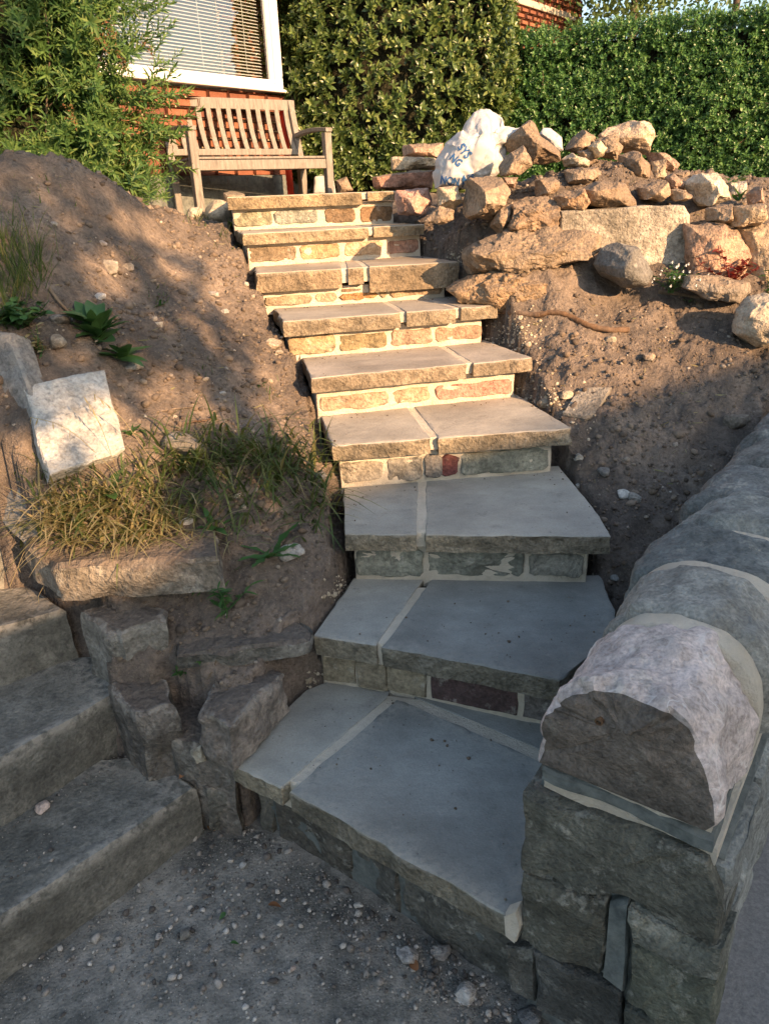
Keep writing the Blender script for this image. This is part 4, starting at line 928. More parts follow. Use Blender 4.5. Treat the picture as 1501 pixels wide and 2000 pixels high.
# ================================================================== LOOSE STONES: outlines surveyed at their distance
TAN, BUF, PNK, BRN, PAL, GRY = (.36, .275, .19), (.50, .40, .275), (.45, .31, .23), (.27, .20, .135), (.52, .46, .36), (.17, .165, .15)
RB = [  # outline, distance, half depth, colour, seed, facets, label
 ([(982, 278), (1012, 250), (1035, 237), (1048, 242), (1101, 296), (1099, 312), (1077, 318), (1043, 323), (992, 298)], 3.98, .10, BRN, 1, 1, 'long squared brown block tipped up against the white sack', [((.75, .6, .45), .5), ((-.8, -.3, .5), .45)]),
 ([(976, 325), (987, 307), (1024, 283), (1042, 324), (1013, 341), (980, 344)], 3.80, .09, TAN, 2, 3, 'pointed tan stone leaning below the tipped block', None),
 ([(981, 346), (1013, 345), (1004, 368), (987, 363)], 3.74, .05, PNK, 3, 2, 'small orange stone wedged under the pointed tan stone', None),
 ([(905, 353), (940, 340), (982, 344), (997, 376), (962, 427), (923, 432), (903, 418)], 3.68, .12, TAN, 4, 2, 'large square-cut brown block below the white sack', [((-.9, 0, .4), .45), ((.1, .9, .4), .55)]),
 ([(853, 366), (895, 364), (900, 394), (886, 410), (856, 402)], 3.78, .08, BUF, 5, 3, 'small pale buff block beside the top step', None),
 ([(827, 431), (858, 402), (886, 411), (888, 431), (862, 439)], 3.62, .07, TAN, 6, 3, 'triangular tan stone at the end of the second step from the top', None),
 ([(772, 372), (838, 366), (845, 395), (828, 421), (776, 419)], 4.20, .09, (.47, .285, .215), 7, 1, 'pink sandstone block with mortar streaks ending the top step', None),
 ([(764, 306), (850, 309), (858, 331), (765, 334)], 4.55, .10, BUF, 8, 1, 'flat buff stone in the low stack under the glossy bush', None),
 ([(785, 283), (866, 279), (864, 307), (787, 305)], 4.70, .10, PNK, 9, 2, 'rough pinkish stone topmost of the stack left of the sack', None),
 ([(728, 346), (800, 334), (847, 332), (845, 372), (728, 370)], 4.50, .12, (.38, .21, .15), 10, 2, 'long reddish stone lowest of the stack left of the sack', None),
 ([(1170, 264), (1190, 250), (1215, 243), (1232, 237), (1262, 242), (1272, 265), (1266, 304), (1240, 297), (1215, 296), (1185, 285)], 4.30, .14, (.56, .44, .31), 11, 2, 'big rounded pale boulder with a white vein crowning the rubble pile', None),
 ([(1105, 292), (1120, 268), (1140, 253), (1162, 268), (1160, 290), (1130, 300)], 4.25, .09, TAN, 12, 3, 'brown angular stone at the pile top left of the boulder', None),
 ([(1149, 286), (1166, 274), (1185, 288), (1180, 304), (1162, 308)], 4.02, .06, (.60, .48, .31), 13, 1, 'small smooth cream cobble near the pile top', None),
 ([(1163, 272), (1200, 262), (1218, 286), (1203, 312), (1170, 308)], 4.16, .08, TAN, 14, 3, 'tan stone half hidden behind the cream cobble', None),
 ([(1212, 302), (1240, 296), (1276, 319), (1274, 342), (1245, 355), (1213, 348)], 3.98, .11, BRN, 15, 2, 'dirty wedge-ended block under the pale boulder', [((.7, .2, .6), .5)]),
 ([(1264, 297), (1300, 300), (1328, 322), (1316, 340), (1280, 340)], 4.15, .09, PNK, 16, 3, 'rough pinkish stone right of the pale boulder', None),
 ([(1098, 310), (1120, 298), (1149, 315), (1146, 327), (1104, 326)], 3.98, .06, (.58, .50, .37), 17, 1, 'crusty pale lump of old mortar in the pile', None),
 ([(1128, 296), (1150, 291), (1167, 320), (1146, 326)], 4.06, .06, TAN, 18, 3, 'little brown stone above the crusty mortar lump', None),
 ([(1103, 332), (1165, 324), (1170, 342), (1132, 364), (1106, 358)], 3.84, .09, TAN, 19, 3, 'sloping tan stone in the middle of the rubble pile', None),
 ([(1083, 384), (1135, 369), (1147, 395), (1137, 409), (1089, 412)], 3.60, .09, (.47, .31, .185), 20, 2, 'orange squared stone at the front left of the concrete slab', None),
 ([(1137, 372), (1165, 355), (1226, 357), (1247, 390), (1241, 404), (1180, 407), (1143, 397)], 3.64, .11, BRN, 21, 1, 'broad flat brown stone lying on the concrete slab', None),
 ([(1247, 366), (1295, 352), (1304, 379), (1284, 394), (1254, 390)], 3.70, .09, TAN, 22, 3, 'blocky tan stone right of the broad flat one', None),
 ([(1301, 346), (1314, 338), (1339, 360), (1336, 374), (1304, 370)], 3.78, .06, PNK, 23, 3, 'small pink stone beside the tilted pale block', None),
 ([(1307, 371), (1330, 367), (1351, 382), (1341, 394), (1314, 392)], 3.66, .06, TAN, 24, 2, 'rounded small stone under the small pink one', None),
 ([(1341, 359), (1362, 340), (1406, 338), (1432, 391), (1371, 404)], 3.70, .10, PAL, 25, 1, 'pale lichened block tilted on the right of the pile', [((-.85, -.1, .5), .55)]),
 ([(1385, 407), (1424, 398), (1429, 439), (1384, 432)], 3.52, .09, TAN, 26, 2, 'upright tan stone below the tilted pale block', None),
 ([(1424, 404), (1492, 398), (1498, 430), (1470, 444), (1427, 443)], 3.50, .10, BUF, 27, 2, 'squared buff stone at the right end of the low wall', None),
 ([(1463, 378), (1480, 364), (1492, 385), (1482, 402), (1465, 402)], 3.72, .06, PNK, 28, 3, 'small upright stone standing near the right edge under the hedge', None),
 ([(1342, 440), (1385, 432), (1442, 445), (1458, 500), (1442, 565), (1350, 570)], 3.48, .10, (.45, .30, .21), 29, 1, 'tall pinkish stone behind the red-leaved plant', None),
 ([(1443, 446), (1530, 428), (1540, 570), (1452, 570)], 3.5, .10, BUF, 30, 2, 'rough buff walling stone at the right edge behind the red plant', None),
 ([(1272, 316), (1296, 311), (1300, 352), (1270, 358)], 4.0, .06, BUF, 31, 2, 'narrow buff stone beside the dirty wedge-ended block', None),
 ([(1313, 339), (1340, 335), (1347, 352), (1325, 358)], 4.05, .06, TAN, 32, 3, 'small dull stone behind the small pink one', None),
 ([(1420, 358), (1450, 354), (1448, 380), (1423, 382)], 3.95, .07, PAL, 33, 3, 'pale stone half under the hedge right of the tilted block', None),
 ([(1046, 352), (1083, 345), (1092, 366), (1062, 392), (1048, 388)], 3.72, .07, BRN, 34, 3, 'brown slanting stone above the big dirty boulder', None),
 ([(902, 496), (930, 470), (985, 452), (1060, 445), (1120, 448), (1158, 462), (1165, 490), (1150, 515), (1080, 535), (980, 548), (918, 538)], 3.52, .20, (.31, .24, .165), 35, 2, 'huge soil-caked flat boulder beside the upper steps', [((.0, .75, .65), .55)]),
 ([(988, 452), (998, 397), (1040, 388), (1086, 392), (1104, 425), (1100, 462)], 3.62, .14, (.30, .21, .135), 36, 3, 'earth-covered boulder on the back of the huge flat one', None),
 ([(957, 442), (975, 408), (1000, 394), (1000, 432), (975, 460)], 3.64, .07, TAN, 37, 2, 'slim upright tan stone left of the earth-covered boulder', None),
 ([(882, 566), (920, 540), (1000, 524), (1088, 535), (1100, 565), (1050, 590), (960, 606), (898, 596)], 3.48, .16, (.34, .24, .145), 38, 2, 'half-buried tan boulder beside the fourth step from the top', None),
 ([(1160, 518), (1175, 485), (1205, 474), (1240, 482), (1266, 505), (1272, 532), (1255, 558), (1220, 562), (1178, 546)], 3.36, .13, GRY, 39, 0, 'smooth round dark grey stone against the concrete slab', None),
 ([(1332, 560), (1345, 537), (1400, 541), (1466, 550), (1470, 572), (1440, 590), (1378, 584)], 3.30, .11, (.31, .27, .22), 40, 2, 'flat grey stone lying before the red-leaved plant', None),
 ([(1438, 652), (1448, 615), (1465, 590), (1500, 575), (1545, 588), (1560, 640), (1535, 676), (1490, 680), (1458, 670)], 3.06, .11, (.50, .43, .32), 41, 2, 'pale boulder cut by the right edge of the view', None),
]
for pp, d, T, cc, sd, fc, lb, fcs in RB:
    dirty = sd in (15, 34, 35, 36, 38, 21, 4, 1)
    rock('stone' if sd not in (11, 35, 36, 38, 41) else 'boulder', pp, d, T, MAT['rubble'] if dirty or sd not in (5, 7, 8, 11, 13, 17, 25, 33, 39, 41) else MAT['clean'], cc, sd, rough=.04 if sd == 39 else (.22 if sd in (35, 36, 38) else .11), facets=fc+(8 if sd in (35, 36, 38) else 5), n=22 if sd not in (35, 36, 38) else 34, box=.6 if sd != 39 else .85, label=lb, cat='boulder' if sd in (11, 35, 36, 38, 41) else 'stone', group='rubble stones', faces=fcs)
# rear soil fill in the pile is part of the bank. Concrete slab retaining the pile:
q = [aty(x, y, 3.54) for x, y in ((1096, 575), (1093, 412), (1180, 408), (1335, 402), (1345, 420), (1350, 575))]
cs = stone('concrete_slab', q, (0, -1, 0), .12, MAT['block'], None, (.56, .50, .40), face=.012, side=.006, bev=.006, seed=601, m=110, freq=8); tag(cs, 'big upright whitish concrete slab holding back the rubble', 'slab')
# ---- left bank stones
def laid(pxs, lift):
    q = np.array([hit(x, y) for x, y in pxs]); cc = q.mean(0); u_, s_, v_ = np.linalg.svd(q-cc); nn = v_[2] if v_[2][2] > 0 else -v_[2]
    # put every corner on the fitted plane along its own line of sight
    out = []
    for x, y in pxs:
        d = ray(x, y); t = ((cc+nn*lift-[0, 0, EYE])@nn)/(d@nn); out.append(np.array([0, 0, EYE])+d*t)
    return np.array(out), nn
q, nw = laid(((50, 757), (125, 738), (205, 721), (222, 790), (249, 880), (170, 905), (97, 930), (72, 850)), .05)
tag(stone('stone_slab', q, nw, .05, MAT['clean'], None, (.43, .43, .40), face=.004, side=.008, bev=.005, seed=602, m=100, wear=.3, rows=6), 'square whitish stone slab lying tilted on the left bank', 'slab')
q, nw = laid(((-160, 720), (-40, 640), (20, 655), (70, 800), (105, 960), (66, 1085), (0, 1012), (-160, 960)), .03)
tag(stone('stone_slab', q, nw, .07, MAT['old'], None, (.21, .21, .20), face=.008, side=.012, bev=.008, seed=603, m=90, rows=6, wear=.3), 'long dark stone slab sloping along the far left edge', 'slab')
zt_ = .735
q = [A3(atz(x, y, zt_)[:2], zt_) for x, y in ((50, 1062), (105, 1105), (270, 1098), (432, 1084), (425, 1040), (250, 1010), (90, 1000))]
stn = stone('stone_slab', q, (0, 0, 1), .11, MAT['buried'], None, (.24, .21, .165), face=.014, side=.020, bev=.014, seed=604, m=100, rows=6, freq=10); tag(stn, 'thick flat stone under the dry grass', 'slab')
def ztop(z, *pp): return [A3(atz(x, y, z)[:2], z) for x, y in pp]
BLK = [(.575, ((152, 1196), (240, 1176), (325, 1186), (318, 1212), (236, 1232)), .21, (.27, .255, .215), 'squat grey block below the dry grass'),
       (.42, ((388, 1392), (446, 1422), (470, 1398), (558, 1310), (500, 1292), (415, 1325)), .135, (.36, .31, .255), 'pale-faced block beside the bottom landing'),
       (.305, ((258, 1384), (320, 1350), (402, 1366), (446, 1420), (446, 1462), (335, 1444)), .33, (.22, .20, .17), 'dark broken block between the old steps and the landing'),
       (.41, ((212, 1335), (262, 1312), (320, 1328), (338, 1374), (262, 1390)), .26, (.185, .165, .14), 'low dark stone beside the middle old step'),
       (.16, ((388, 1522), (420, 1505), (448, 1512), (452, 1535), (396, 1548)), .2, (.17, .165, .14), 'mossy dark stone at the foot of the old steps')]
for i, (z, pp, dp, cc, lb) in enumerate(BLK):
    tag(stone('stone_block', ztop(z, *pp), (0, 0, 1), dp, MAT['buried'], None, tuple(np.array(cc)*.85), face=.014, side=.020, bev=.010, seed=650+i, m=100, rows=7, freq=10, wear=.4, taper=-.05), lb, 'stone', 'stones of the left bank')
tag(rock('stone', [(372, 1462), (395, 1450), (406, 1478), (385, 1490)], 1.60, .025, MAT['clean'], (.46, .41, .31), 54, facets=3, n=10), 'small pale chip wedged under the dark broken block', 'stone', 'stones of the left bank')
zt_ = .505
q = [A3(atz(x, y, zt_)[:2], zt_) for x, y in ((342, 1278), (430, 1272), (530, 1262), (600, 1245), (608, 1228), (580, 1200), (450, 1180), (350, 1200))]
tag(stone('stone_slab', q, (0, 0, 1), .05, MAT['buried'], None, (.22, .21, .18), face=.008, side=.012, bev=.010, seed=605, m=90, rows=6), 'flat dirty slab jutting from the bank beside the second step', 'slab')
# flat flake on the right bank
q = [hit(x, y)+np.array([0, 0, .02]) for x, y in ((1096, 818), (1130, 763), (1195, 766), (1162, 814), (1140, 828))]
q = np.array(q); c = q.mean(0); u_, s_, v_ = np.linalg.svd(q-c); nw = v_[2] if v_[2][2] > 0 else -v_[2]; q = q-np.outer((q-c)@nw, nw)
tag(stone('stone_slab', q, nw, .03, MAT['clean'], None, (.30, .27, .22), face=.004, side=.006, seed=606, m=60), 'thin flat flake of stone on the right bank beside the fourth step', 'slab')
# stones scattered on the banks and path: pixel, width in pixels, colour, label
SM = [(1216, 968, 26, (.58, .56, .50), 'small white stone on dark soil right of the third step'), (1238, 975, 32, (.40, .38, .33), 'grey stone touching the small white one right of the third step'),
      (1200, 1132, 22, (.33, .32, .29), 'small grey stone near the right end of the second step'), (1128, 895, 24, (.48, .45, .38), 'flat pale chip right of the fourth step'),
      (1180, 925, 30, (.20, .19, .17), 'dark lump of stone above the third step right end'), (1440, 828, 50, (.22, .19, .15), 'half-buried dull stone high on the right bank'),
      (1265, 700, 26, (.40, .31, .22), 'small tan stone on the sunlit right bank'), (1105, 775, 30, (.44, .37, .27), 'pale stone touching the thin flake on the right bank'),
      (1062, 790, 30, (.34, .29, .22), 'small stone at the right end of the fifth step'), (1192, 666, 20, (.46, .40, .30), 'little pale stone below the long root'),
      (1015, 622, 14, (.52, .46, .35), 'tiny pale stone above the long root'), (1130, 950, 16, (.45, .42, .36), 'small pale stone right of the third step tread'),
      (215, 528, 46, (.42, .36, .27), 'flattish buff stone on the upper left bank'), (250, 525, 28, (.38, .32, .25), 'small buff stone touching the flattish one'),
      (104, 440, 14, (.48, .45, .40), 'tiny white stone high on the left bank'), (200, 478, 18, (.33, .29, .25), 'small grey stone high on the left bank'),
      (310, 636, 20, (.58, .53, .44), 'small white stone in the middle of the left bank'), (195, 582, 22, (.50, .47, .42), 'white chip lying above the leafy dock'),
      (116, 630, 34, (.20, .19, .17), 'dark stone beside the dock'), (112, 672, 40, (.28, .23, .17), 'brown stone wedged below the dark one beside the dock'),
      (262, 720, 40, (.36, .34, .30), 'grey stone right of the dock leaves'), (415, 578, 24, (.34, .32, .29), 'grey stone right of the left bank middle'),
      (535, 676, 40, (.44, .36, .26), 'rounded stone at the left end of the sixth step'), (440, 610, 18, (.36, .34, .30), 'small round grey stone on the left bank'),
      (435, 770, 14, (.48, .44, .38), 'tiny pale stone on the left bank below the dapples'), (365, 880, 90, (.20, .185, .16), 'flat grey stone sunk in the left bank above the grass'),
      (364, 1020, 26, (.46, .44, .40), 'pale stone among the long grass'), (570, 1085, 50, (.46, .43, .38), 'flat pale stone beside the dandelion'),
      (318, 1095, 20, (.46, .40, .32), 'small buff chip in the dry grass'), (625, 935, 44, (.30, .28, .25), 'grey stone in the grass at the left end of the third step'),
      (380, 425, 40, (.46, .40, .30), 'cream stone beside the bench leg'), (430, 424, 70, (.48, .40, .28), 'long pale stone at the left end of the top step'),
      (455, 392, 44, (.26, .21, .15), 'layered brown stone under the bench left of the top step'), (545, 690, 16, (.42, .36, .27), 'little stone left of the fifth step')]
def pebble(px, py, w, cc, seed, p=None, flat_=.62):
    p = hit(px, py) if p is None else p
    dist = np.linalg.norm(p-[0, 0, EYE]); r_ = w*.5*dist/FPX
    D, F = cubesphere(8); g = np.random.RandomState(seed)
    q = np.sign(D)*np.abs(D)**.75
    for i in range(6):
        nn = g.normal(size=3); nn /= np.linalg.norm(nn); tt = q@nn-g.uniform(.55, .8); q = q-np.outer(np.clip(tt, 0, None)*.93, nn)
    q = q*[1, g.uniform(.7, 1), flat_*g.uniform(.8, 1.1)]*r_; a = g.uniform(0, 6.28)*.3
    q = q@np.array([[math.cos(a), -math.sin(a), 0], [math.sin(a), math.cos(a), 0], [0, 0, 1]]).T
    q = q*(1+fbm(q/r_*1.7+seed, seed, 3)*.09)[:, None]
    V = q+p+[0, 0, r_*flat_*.35]; a_ = V[F[0]]; 
    if np.cross(a_[1]-a_[0], a_[2]-a_[0])@(a_.mean(0)-V.mean(0)) < 0: F = F[:, ::-1]
    o = mk('small_stone', V, F, MAT['clean'], color=cc); o.data.set_sharp_from_angle(angle=R(40)); return o
for i, (px, py, w, cc, lb) in enumerate(SM): tag(pebble(px, py, w, cc, 700+i), lb, 'stone', 'loose stones on the banks')
PT = [(84, 1579, 24, (.55, .44, .37), 'pinkish pebble resting on the lowest old step', .17), (796, 1872, 40, (.42, .40, .37), 'largest pale pebble by the landing foot', 0), (860, 1860, 34, (.26, .24, .22), 'brownish flat pebble by the landing foot', 0),
      (908, 1942, 36, (.50, .48, .44), 'white pebble in the gravel before the wall end', 0), (360, 1826, 20, (.25, .24, .21), 'square grey pebble alone on the path', 0), (548, 1805, 14, (.55, .51, .44), 'little cream pebble on the path', 0),
      (572, 1892, 10, (.52, .40, .32), 'tiny pink pebble on the path', 0), (1035, 1985, 40, (.15, .15, .145), 'dark pebble in the gravel before the wall end', 0), (700, 1770, 16, (.56, .53, .47), 'small white pebble at the landing foot', 0),
      (475, 1690, 16, (.42, .40, .36), 'small grey pebble at the corner of the path', 0), (310, 1830, 12, (.45, .40, .34), 'tiny buff pebble on the path near the old steps', 0)]
for i, (px, py, w, cc, lb, z) in enumerate(PT): tag(pebble(px, py, w, cc, 760+i, atz(px, py, z+.004)), lb, 'pebble', 'pebbles on path and steps')
# ================================================================== WHITE SACK
sp = [(846, 372), (847, 340), (852, 312), (868, 280), (905, 250), (925, 216), (938, 208), (956, 211), (981, 232), (983, 246), (1018, 249), (1012, 272), (990, 285), (985, 320), (965, 345), (935, 372)]
sack = empty('rubble_sack', aty(915, 372, 4.12), 'crumpled white rubble sack with blue printing among the stones', 'sack')
sk = rock('cloth', sp, 4.12, .14, MAT['sack'], (1, 1, 1), 77, rough=.05, facets=1, n=56, box=.8, parent=None)
def crease(o, amp, seed, fr=9):
    me = o.data; n = len(me.vertices); co = np.empty(n*3); me.vertices.foreach_get('co', co); co = co.reshape(-1, 3)
    g = np.random.RandomState(seed); nrm = np.empty(n*3); me.vertices.foreach_get('normal', nrm); nrm = nrm.reshape(-1, 3); dz = np.zeros(n)
    for i in range(12):
        d = g.normal(size=3); d /= np.linalg.norm(d); ph = co@d*fr*g.uniform(.6, 1.8)+g.uniform(0, 6)+fbm(co*6+i, seed+i, 2)*1.4
        dz += (1-np.abs(np.sin(ph)))**2.5*g.uniform(-1, 1)
    me.vertices.foreach_set('co', (co+nrm*(dz*amp)[:, None]).ravel()); me.update()
def gathers(o, amp, seed):
    """folds running down from the gathered mouth of the sack"""
    me = o.data; n = len(me.vertices); co = np.empty(n*3); me.vertices.foreach_get('co', co); co = co.reshape(-1, 3); nrm = np.empty(n*3); me.vertices.foreach_get('normal', nrm); nrm = nrm.reshape(-1, 3)
    top = co[co[:, 2].argmax()]; f = 1-(co[:, 2]-co[:, 2].min())/np.ptp(co[:, 2]); th = np.arctan2(co[:, 0]-top[0]-.02, .10+f*.15-(co[:, 1]-top[1])*.0)*5.0+fbm(co*9, seed, 2)*.9
    rid = (1-np.abs(np.sin(th*1.5)))**2; r2 = (1-np.abs(np.sin(th*.7+1+fbm(co*5, seed+4, 2)*1.5)))**3
    dz = (rid*.55+r2)*np.clip(f*2.2+.25, 0, 1)*np.clip(1.25-f*.7, 0, 1)+fbm(co*14, seed+7, 3)*.16
    me.vertices.foreach_set('co', (co-nrm*(dz*amp)[:, None]).ravel()); me.update(); me.set_sharp_from_angle(angle=R(60))
gathers(sk, .016, 3); crease(sk, .007, 8, 7)
wl_ = Vector(sk.location); sk.parent = sack; sk.location = wl_-sack.location
fl_ = rock('cloth_fold', [(1052, 262), (1060, 250), (1076, 249), (1096, 268), (1100, 296), (1080, 300)], 4.12, .05, MAT['sack'], (1, 1, 1), 78, rough=.05, facets=3, n=16, box=.8)
crease(fl_, .004, 5, 10); wl_ = Vector(fl_.location); fl_.parent = sack; fl_.location = wl_-sack.location
def sack_text(body, px, py, hpx, rot, squash=1.0):
    cu = bpy.data.curves.new('lettering', 'FONT'); cu.body = body; cu.size = 1.0; cu.align_x = 'LEFT'; cu.resolution_u = 3; cu.offset = .028
    ob = bpy.data.objects.new('lettering', cu); COL.objects.link(ob); dg = bpy.context.evaluated_depsgraph_get(); me = bpy.data.meshes.new_from_object(ob.evaluated_get(dg)); bpy.data.objects.remove(ob)
    import bmesh
    bm = bmesh.new(); bm.from_mesh(me); bmesh.ops.triangulate(bm, faces=bm.faces[:])
    for _ in range(2): bmesh.ops.subdivide_edges(bm, edges=[e for e in bm.edges if e.calc_length() > .08], cuts=1, use_grid_fill=False); bmesh.ops.triangulate(bm, faces=bm.faces[:])
    V = np.array([v.co[:] for v in bm.verts]); F = [tuple(v.index for v in f.verts) for f in bm.faces]; bm.free()
    m_ = sk.data; W = [Vector(v.co)+sk.location+sack.location for v in m_.vertices]; bvh = BVHTree.FromPolygons(W, [tuple(p.vertices) for p in m_.polygons])
    c, s = math.cos(rot), math.sin(rot); out = []
    for x, y, _ in V:
        x *= squash; X = px+hpx*1.4*(x*c+y*s); Y = py+hpx*1.4*(x*s-y*c)
        d = Vector(ray(X, Y)); h = bvh.ray_cast(Vector((0, 0, EYE)), d.normalized())
        p = np.array(h[0])-np.array(d.normalized())*.0035 if h[0] is not None else aty(X, Y, 4.05)
        out.append(p)
    mk('lettering', np.array(out), F, MAT['print'], sack, smooth=False)
sack_text('NON RE', 858, 358, 16, R(9), .72)
sack_text('A FR', 902, 352, 10, R(-6), .9)
sack_text('SYS', 892, 288, 17, R(52), .8)
sack_text('NG', 876, 310, 15, R(40), .8)

# ================================================================== HEDGE, BUSHES
def core_mesh(name, c, r, parent, mat, seed, box=.6, n=18, amp=.12):
    D, F = cubesphere(n); q = np.sign(D)*np.abs(D)**box; V = q*(1+fbm(D*3+seed, seed, 3)*amp)[:, None]*np.asarray(r)+np.asarray(c)
    return mk(name, V, F, mat, parent)
t = NT('dark_twig_core'); MAT['core'] = t.done(t.ramp(t.noise(t.coord('World'), 30, 5), [(.35, (.012, .016, .008)), (.7, (.05, .045, .025))]), 1.0, t.bump(t.noise(t.coord('World'), 45, 4), .05))  # solid filler for inner twigs, coloured near-black for the shade inside the foliage
def on_bush(N, c, r, g, box, seed, amp=.10, lo=.86, hi=1.06):
    D = g.uniform(-1, 1, (N, 3)); ax = g.randint(3, size=N); D[np.arange(N), ax] = np.sign(D[np.arange(N), ax]); ex = 2/box
    q = D/((np.abs(D)**ex).sum(1)**(1/ex))[:, None]; D = np.sign(q)*np.abs(q)**(1/box)
    f = g.uniform(lo, hi, N)*(1+fbm(D*3+seed, seed, 3)*amp)
    P = q*f[:, None]*np.asarray(r)+np.asarray(c); nn = np.sign(D)*np.abs(D)**(2-box)/np.asarray(r); nn /= np.linalg.norm(nn, axis=1, keepdims=True)
    return P, nn
def foliage(tpls, P, nn, g, upw=.35, jit=.5, scl=(.55, 1.25), flip=1.0):
    d = nn+g.normal(size=P.shape)*jit+np.array([0, 0, upw]); k = g.randint(len(tpls), size=len(P)); parts = []
    for i, tp in enumerate(tpls):
        m = k == i
        if m.any(): parts.append(scatter(tp, P[m], frames(d[m], g.uniform(0, 6.28, m.sum())), g.uniform(scl[0], scl[1], m.sum())))
    return merge(parts)
# glossy evergreen bush between bench and hedge
g = np.random.RandomState(21)
bc = np.array([.28, 8.3, 2.82]); brd = np.array([1.04, .5, 1.38])
lau = empty('evergreen_bush', (bc[0], bc[1], 1.55), 'dense olive green glossy-leaved evergreen bush right of the bench', 'bush')
core_mesh('dark_core', bc+[0, .05, 0], brd*.84, lau, MAT['core'], 3)
lt = leaf_tpl(.085, .034, .3, .18, 3)
tp = [sprig(lt, 10, .07, g, (.35, 1.25)) for _ in range(5)]
P, nn = on_bush(8500, bc, brd, g, .62, 3)
dens = fbm(P*4.5, 71, 3); k = (nn[:, 1] < .4) & (dens > -.85) & ((P[:, 2] > 1.75) | (g.rand(len(P)) < .4)); P, nn = P[k], nn[k]
V, F = foliage(tp, P, nn, g, .45, .4); tag(mk('foliage', V, F, MAT['laurel'], lau), kind='stuff')
br = [tube(wander(bc-[g.uniform(-.2, .2), 0, .9], P[g.randint(len(P))]*.9+bc*.1, 6, .03, g), np.linspace(.014, .004, 6), 5) for _ in range(30)]
V, F = merge(br); mk('branches', V, F, MAT['bark'], lau)
# clipped hedge
g = np.random.RandomState(22)
ha_ = np.array([1.05, 8.5]); hb_ = np.array([5.4, 6.8]); hd = (hb_-ha_)/np.linalg.norm(hb_-ha_); hn = np.array([hd[1], -hd[0]]); Lh = np.linalg.norm(hb_-ha_)
ztl = aty(1010, 62, 8.4)[2]-.05; ztr = aty(1500, 6, 7.45)[2]-.04; print('hedge top', ztl, ztr)
hedge = empty('clipped_hedge', (*(ha_+hb_)/2, 1.55), 'tall clipped dark green hedge along the back right', 'hedge')
def hz(s): return ztl+(ztr-ztl)*s/(Lh*.72)
V = np.array([A3(ha_-hn*.12+hd*0, 1.5), A3(hb_-hn*.12, 1.5), A3(hb_-hn*.6, 1.5), A3(ha_-hn*.6, 1.5)]); V = np.vstack([V, V]); V[4, 2] = V[7, 2] = ztl-.09; V[5, 2] = V[6, 2] = hz(Lh)-.09
mk('dark_core', V, BOXF, MAT['core'], hedge, smooth=False)
N = 17000; s = g.uniform(0, Lh, N); z = g.uniform(1.52, 1, N); topf = hz(s); z = 1.52+(topf-1.52)*g.rand(N)**.92; o_ = g.uniform(-.10, .03, N)
Q = np.stack([s*2.2, z*2.2, 0*s], -1); o_ = o_+fbm(Q, 91, 4)*.05
P = np.stack([ha_[0]+hd[0]*s+hn[0]*o_, ha_[1]+hd[1]*s+hn[1]*o_, z], -1); nn = np.tile(A3(hn, .15), (N, 1))
N2 = 3200; s2 = g.uniform(0, Lh, N2); dpt = g.uniform(-.62, .03, N2); P2_ = np.stack([ha_[0]+hd[0]*s2+hn[0]*dpt, ha_[1]+hd[1]*s2+hn[1]*dpt, hz(s2)+g.normal(0, .02, N2)+fbm(np.stack([s2*3, 0*s2, 0*s2], -1), 95, 3)*.025], -1)
P = np.vstack([P, P2_]); nn = np.vstack([nn, np.tile([0, -.3, 1.0], (N2, 1))])
den = fbm(P*6, 97, 3); kk = (den > -.55); P, nn = P[kk], nn[kk]
lt = leaf_tpl(.041, .021, .25, .15, 2); tp = [sprig(lt, 8, .07, g, (.5, 1.2), whorl=2) for _ in range(5)]
V, F = foliage(tp, P, nn, g, .25, .55); tag(mk('foliage', V, F, MAT['privet'], hedge), kind='stuff')
tw = []
for _ in range(90):
    p = P[g.randint(len(P))]; q = p+g.normal(0, .10, 3); tw.append(tube(wander(p-A3(hn, 0)*.04, q, 5, .01, g), np.linspace(.004, .0015, 5), 4))
V, F = merge(tw); tag(mk('twigs', V, F, MAT['twig'], hedge), kind='stuff')
# slender-leaved shrub on the left
g = np.random.RandomState(23)
shrub = empty('willowy_shrub', (-1.9, 4.6, 1.55), 'big bright green shrub with slender leaves filling the top left corner', 'shrub')
sc_, sr_ = np.array([-1.98, 4.6, 2.42]), np.array([.84, .45, 1.15])
core_mesh('dark_core', sc_+[-.1, .05, -.05], sr_*.72, shrub, MAT['core'], 8, .9)
lt = leaf_tpl(.078, .0145, .3, .25, 3); tp = [sprig(lt, 20, .17, g, (.35, 1.15)) for _ in range(6)]
P, nn = on_bush(7500, sc_, sr_, g, .95, 12, .22, .70, 1.06); dn = fbm(P*4, 55, 3)
k = (nn[:, 1] < .55) & (dn > -.35); P, nn = P[k], nn[k]
low = [hit(x, y)+np.array([0, 0, .06]) for x, y in g.uniform((190, 300), (335, 415), (90, 2)) if y > 300+(x-190)*.75-30 and y < 330+(x-190)*.75]
if low: P = np.vstack([P, np.array(low)]); nn = np.vstack([nn, np.tile([.3, -.5, .6], (len(low), 1))])
V, F = foliage(tp, P-nn*.06, nn, g, .55, .45, (.65, 1.1)); tag(mk('foliage', V, F, MAT['shrubleaf'], shrub), kind='stuff')
br = [tube(wander((-1.95+g.uniform(-.15, .15), 4.6, 1.5), P[g.randint(len(P))], 7, .03, g), np.linspace(.012, .003, 7), 5) for _ in range(46)]
V, F = merge(br); mk('branches', V, F, MAT['bark'], shrub)
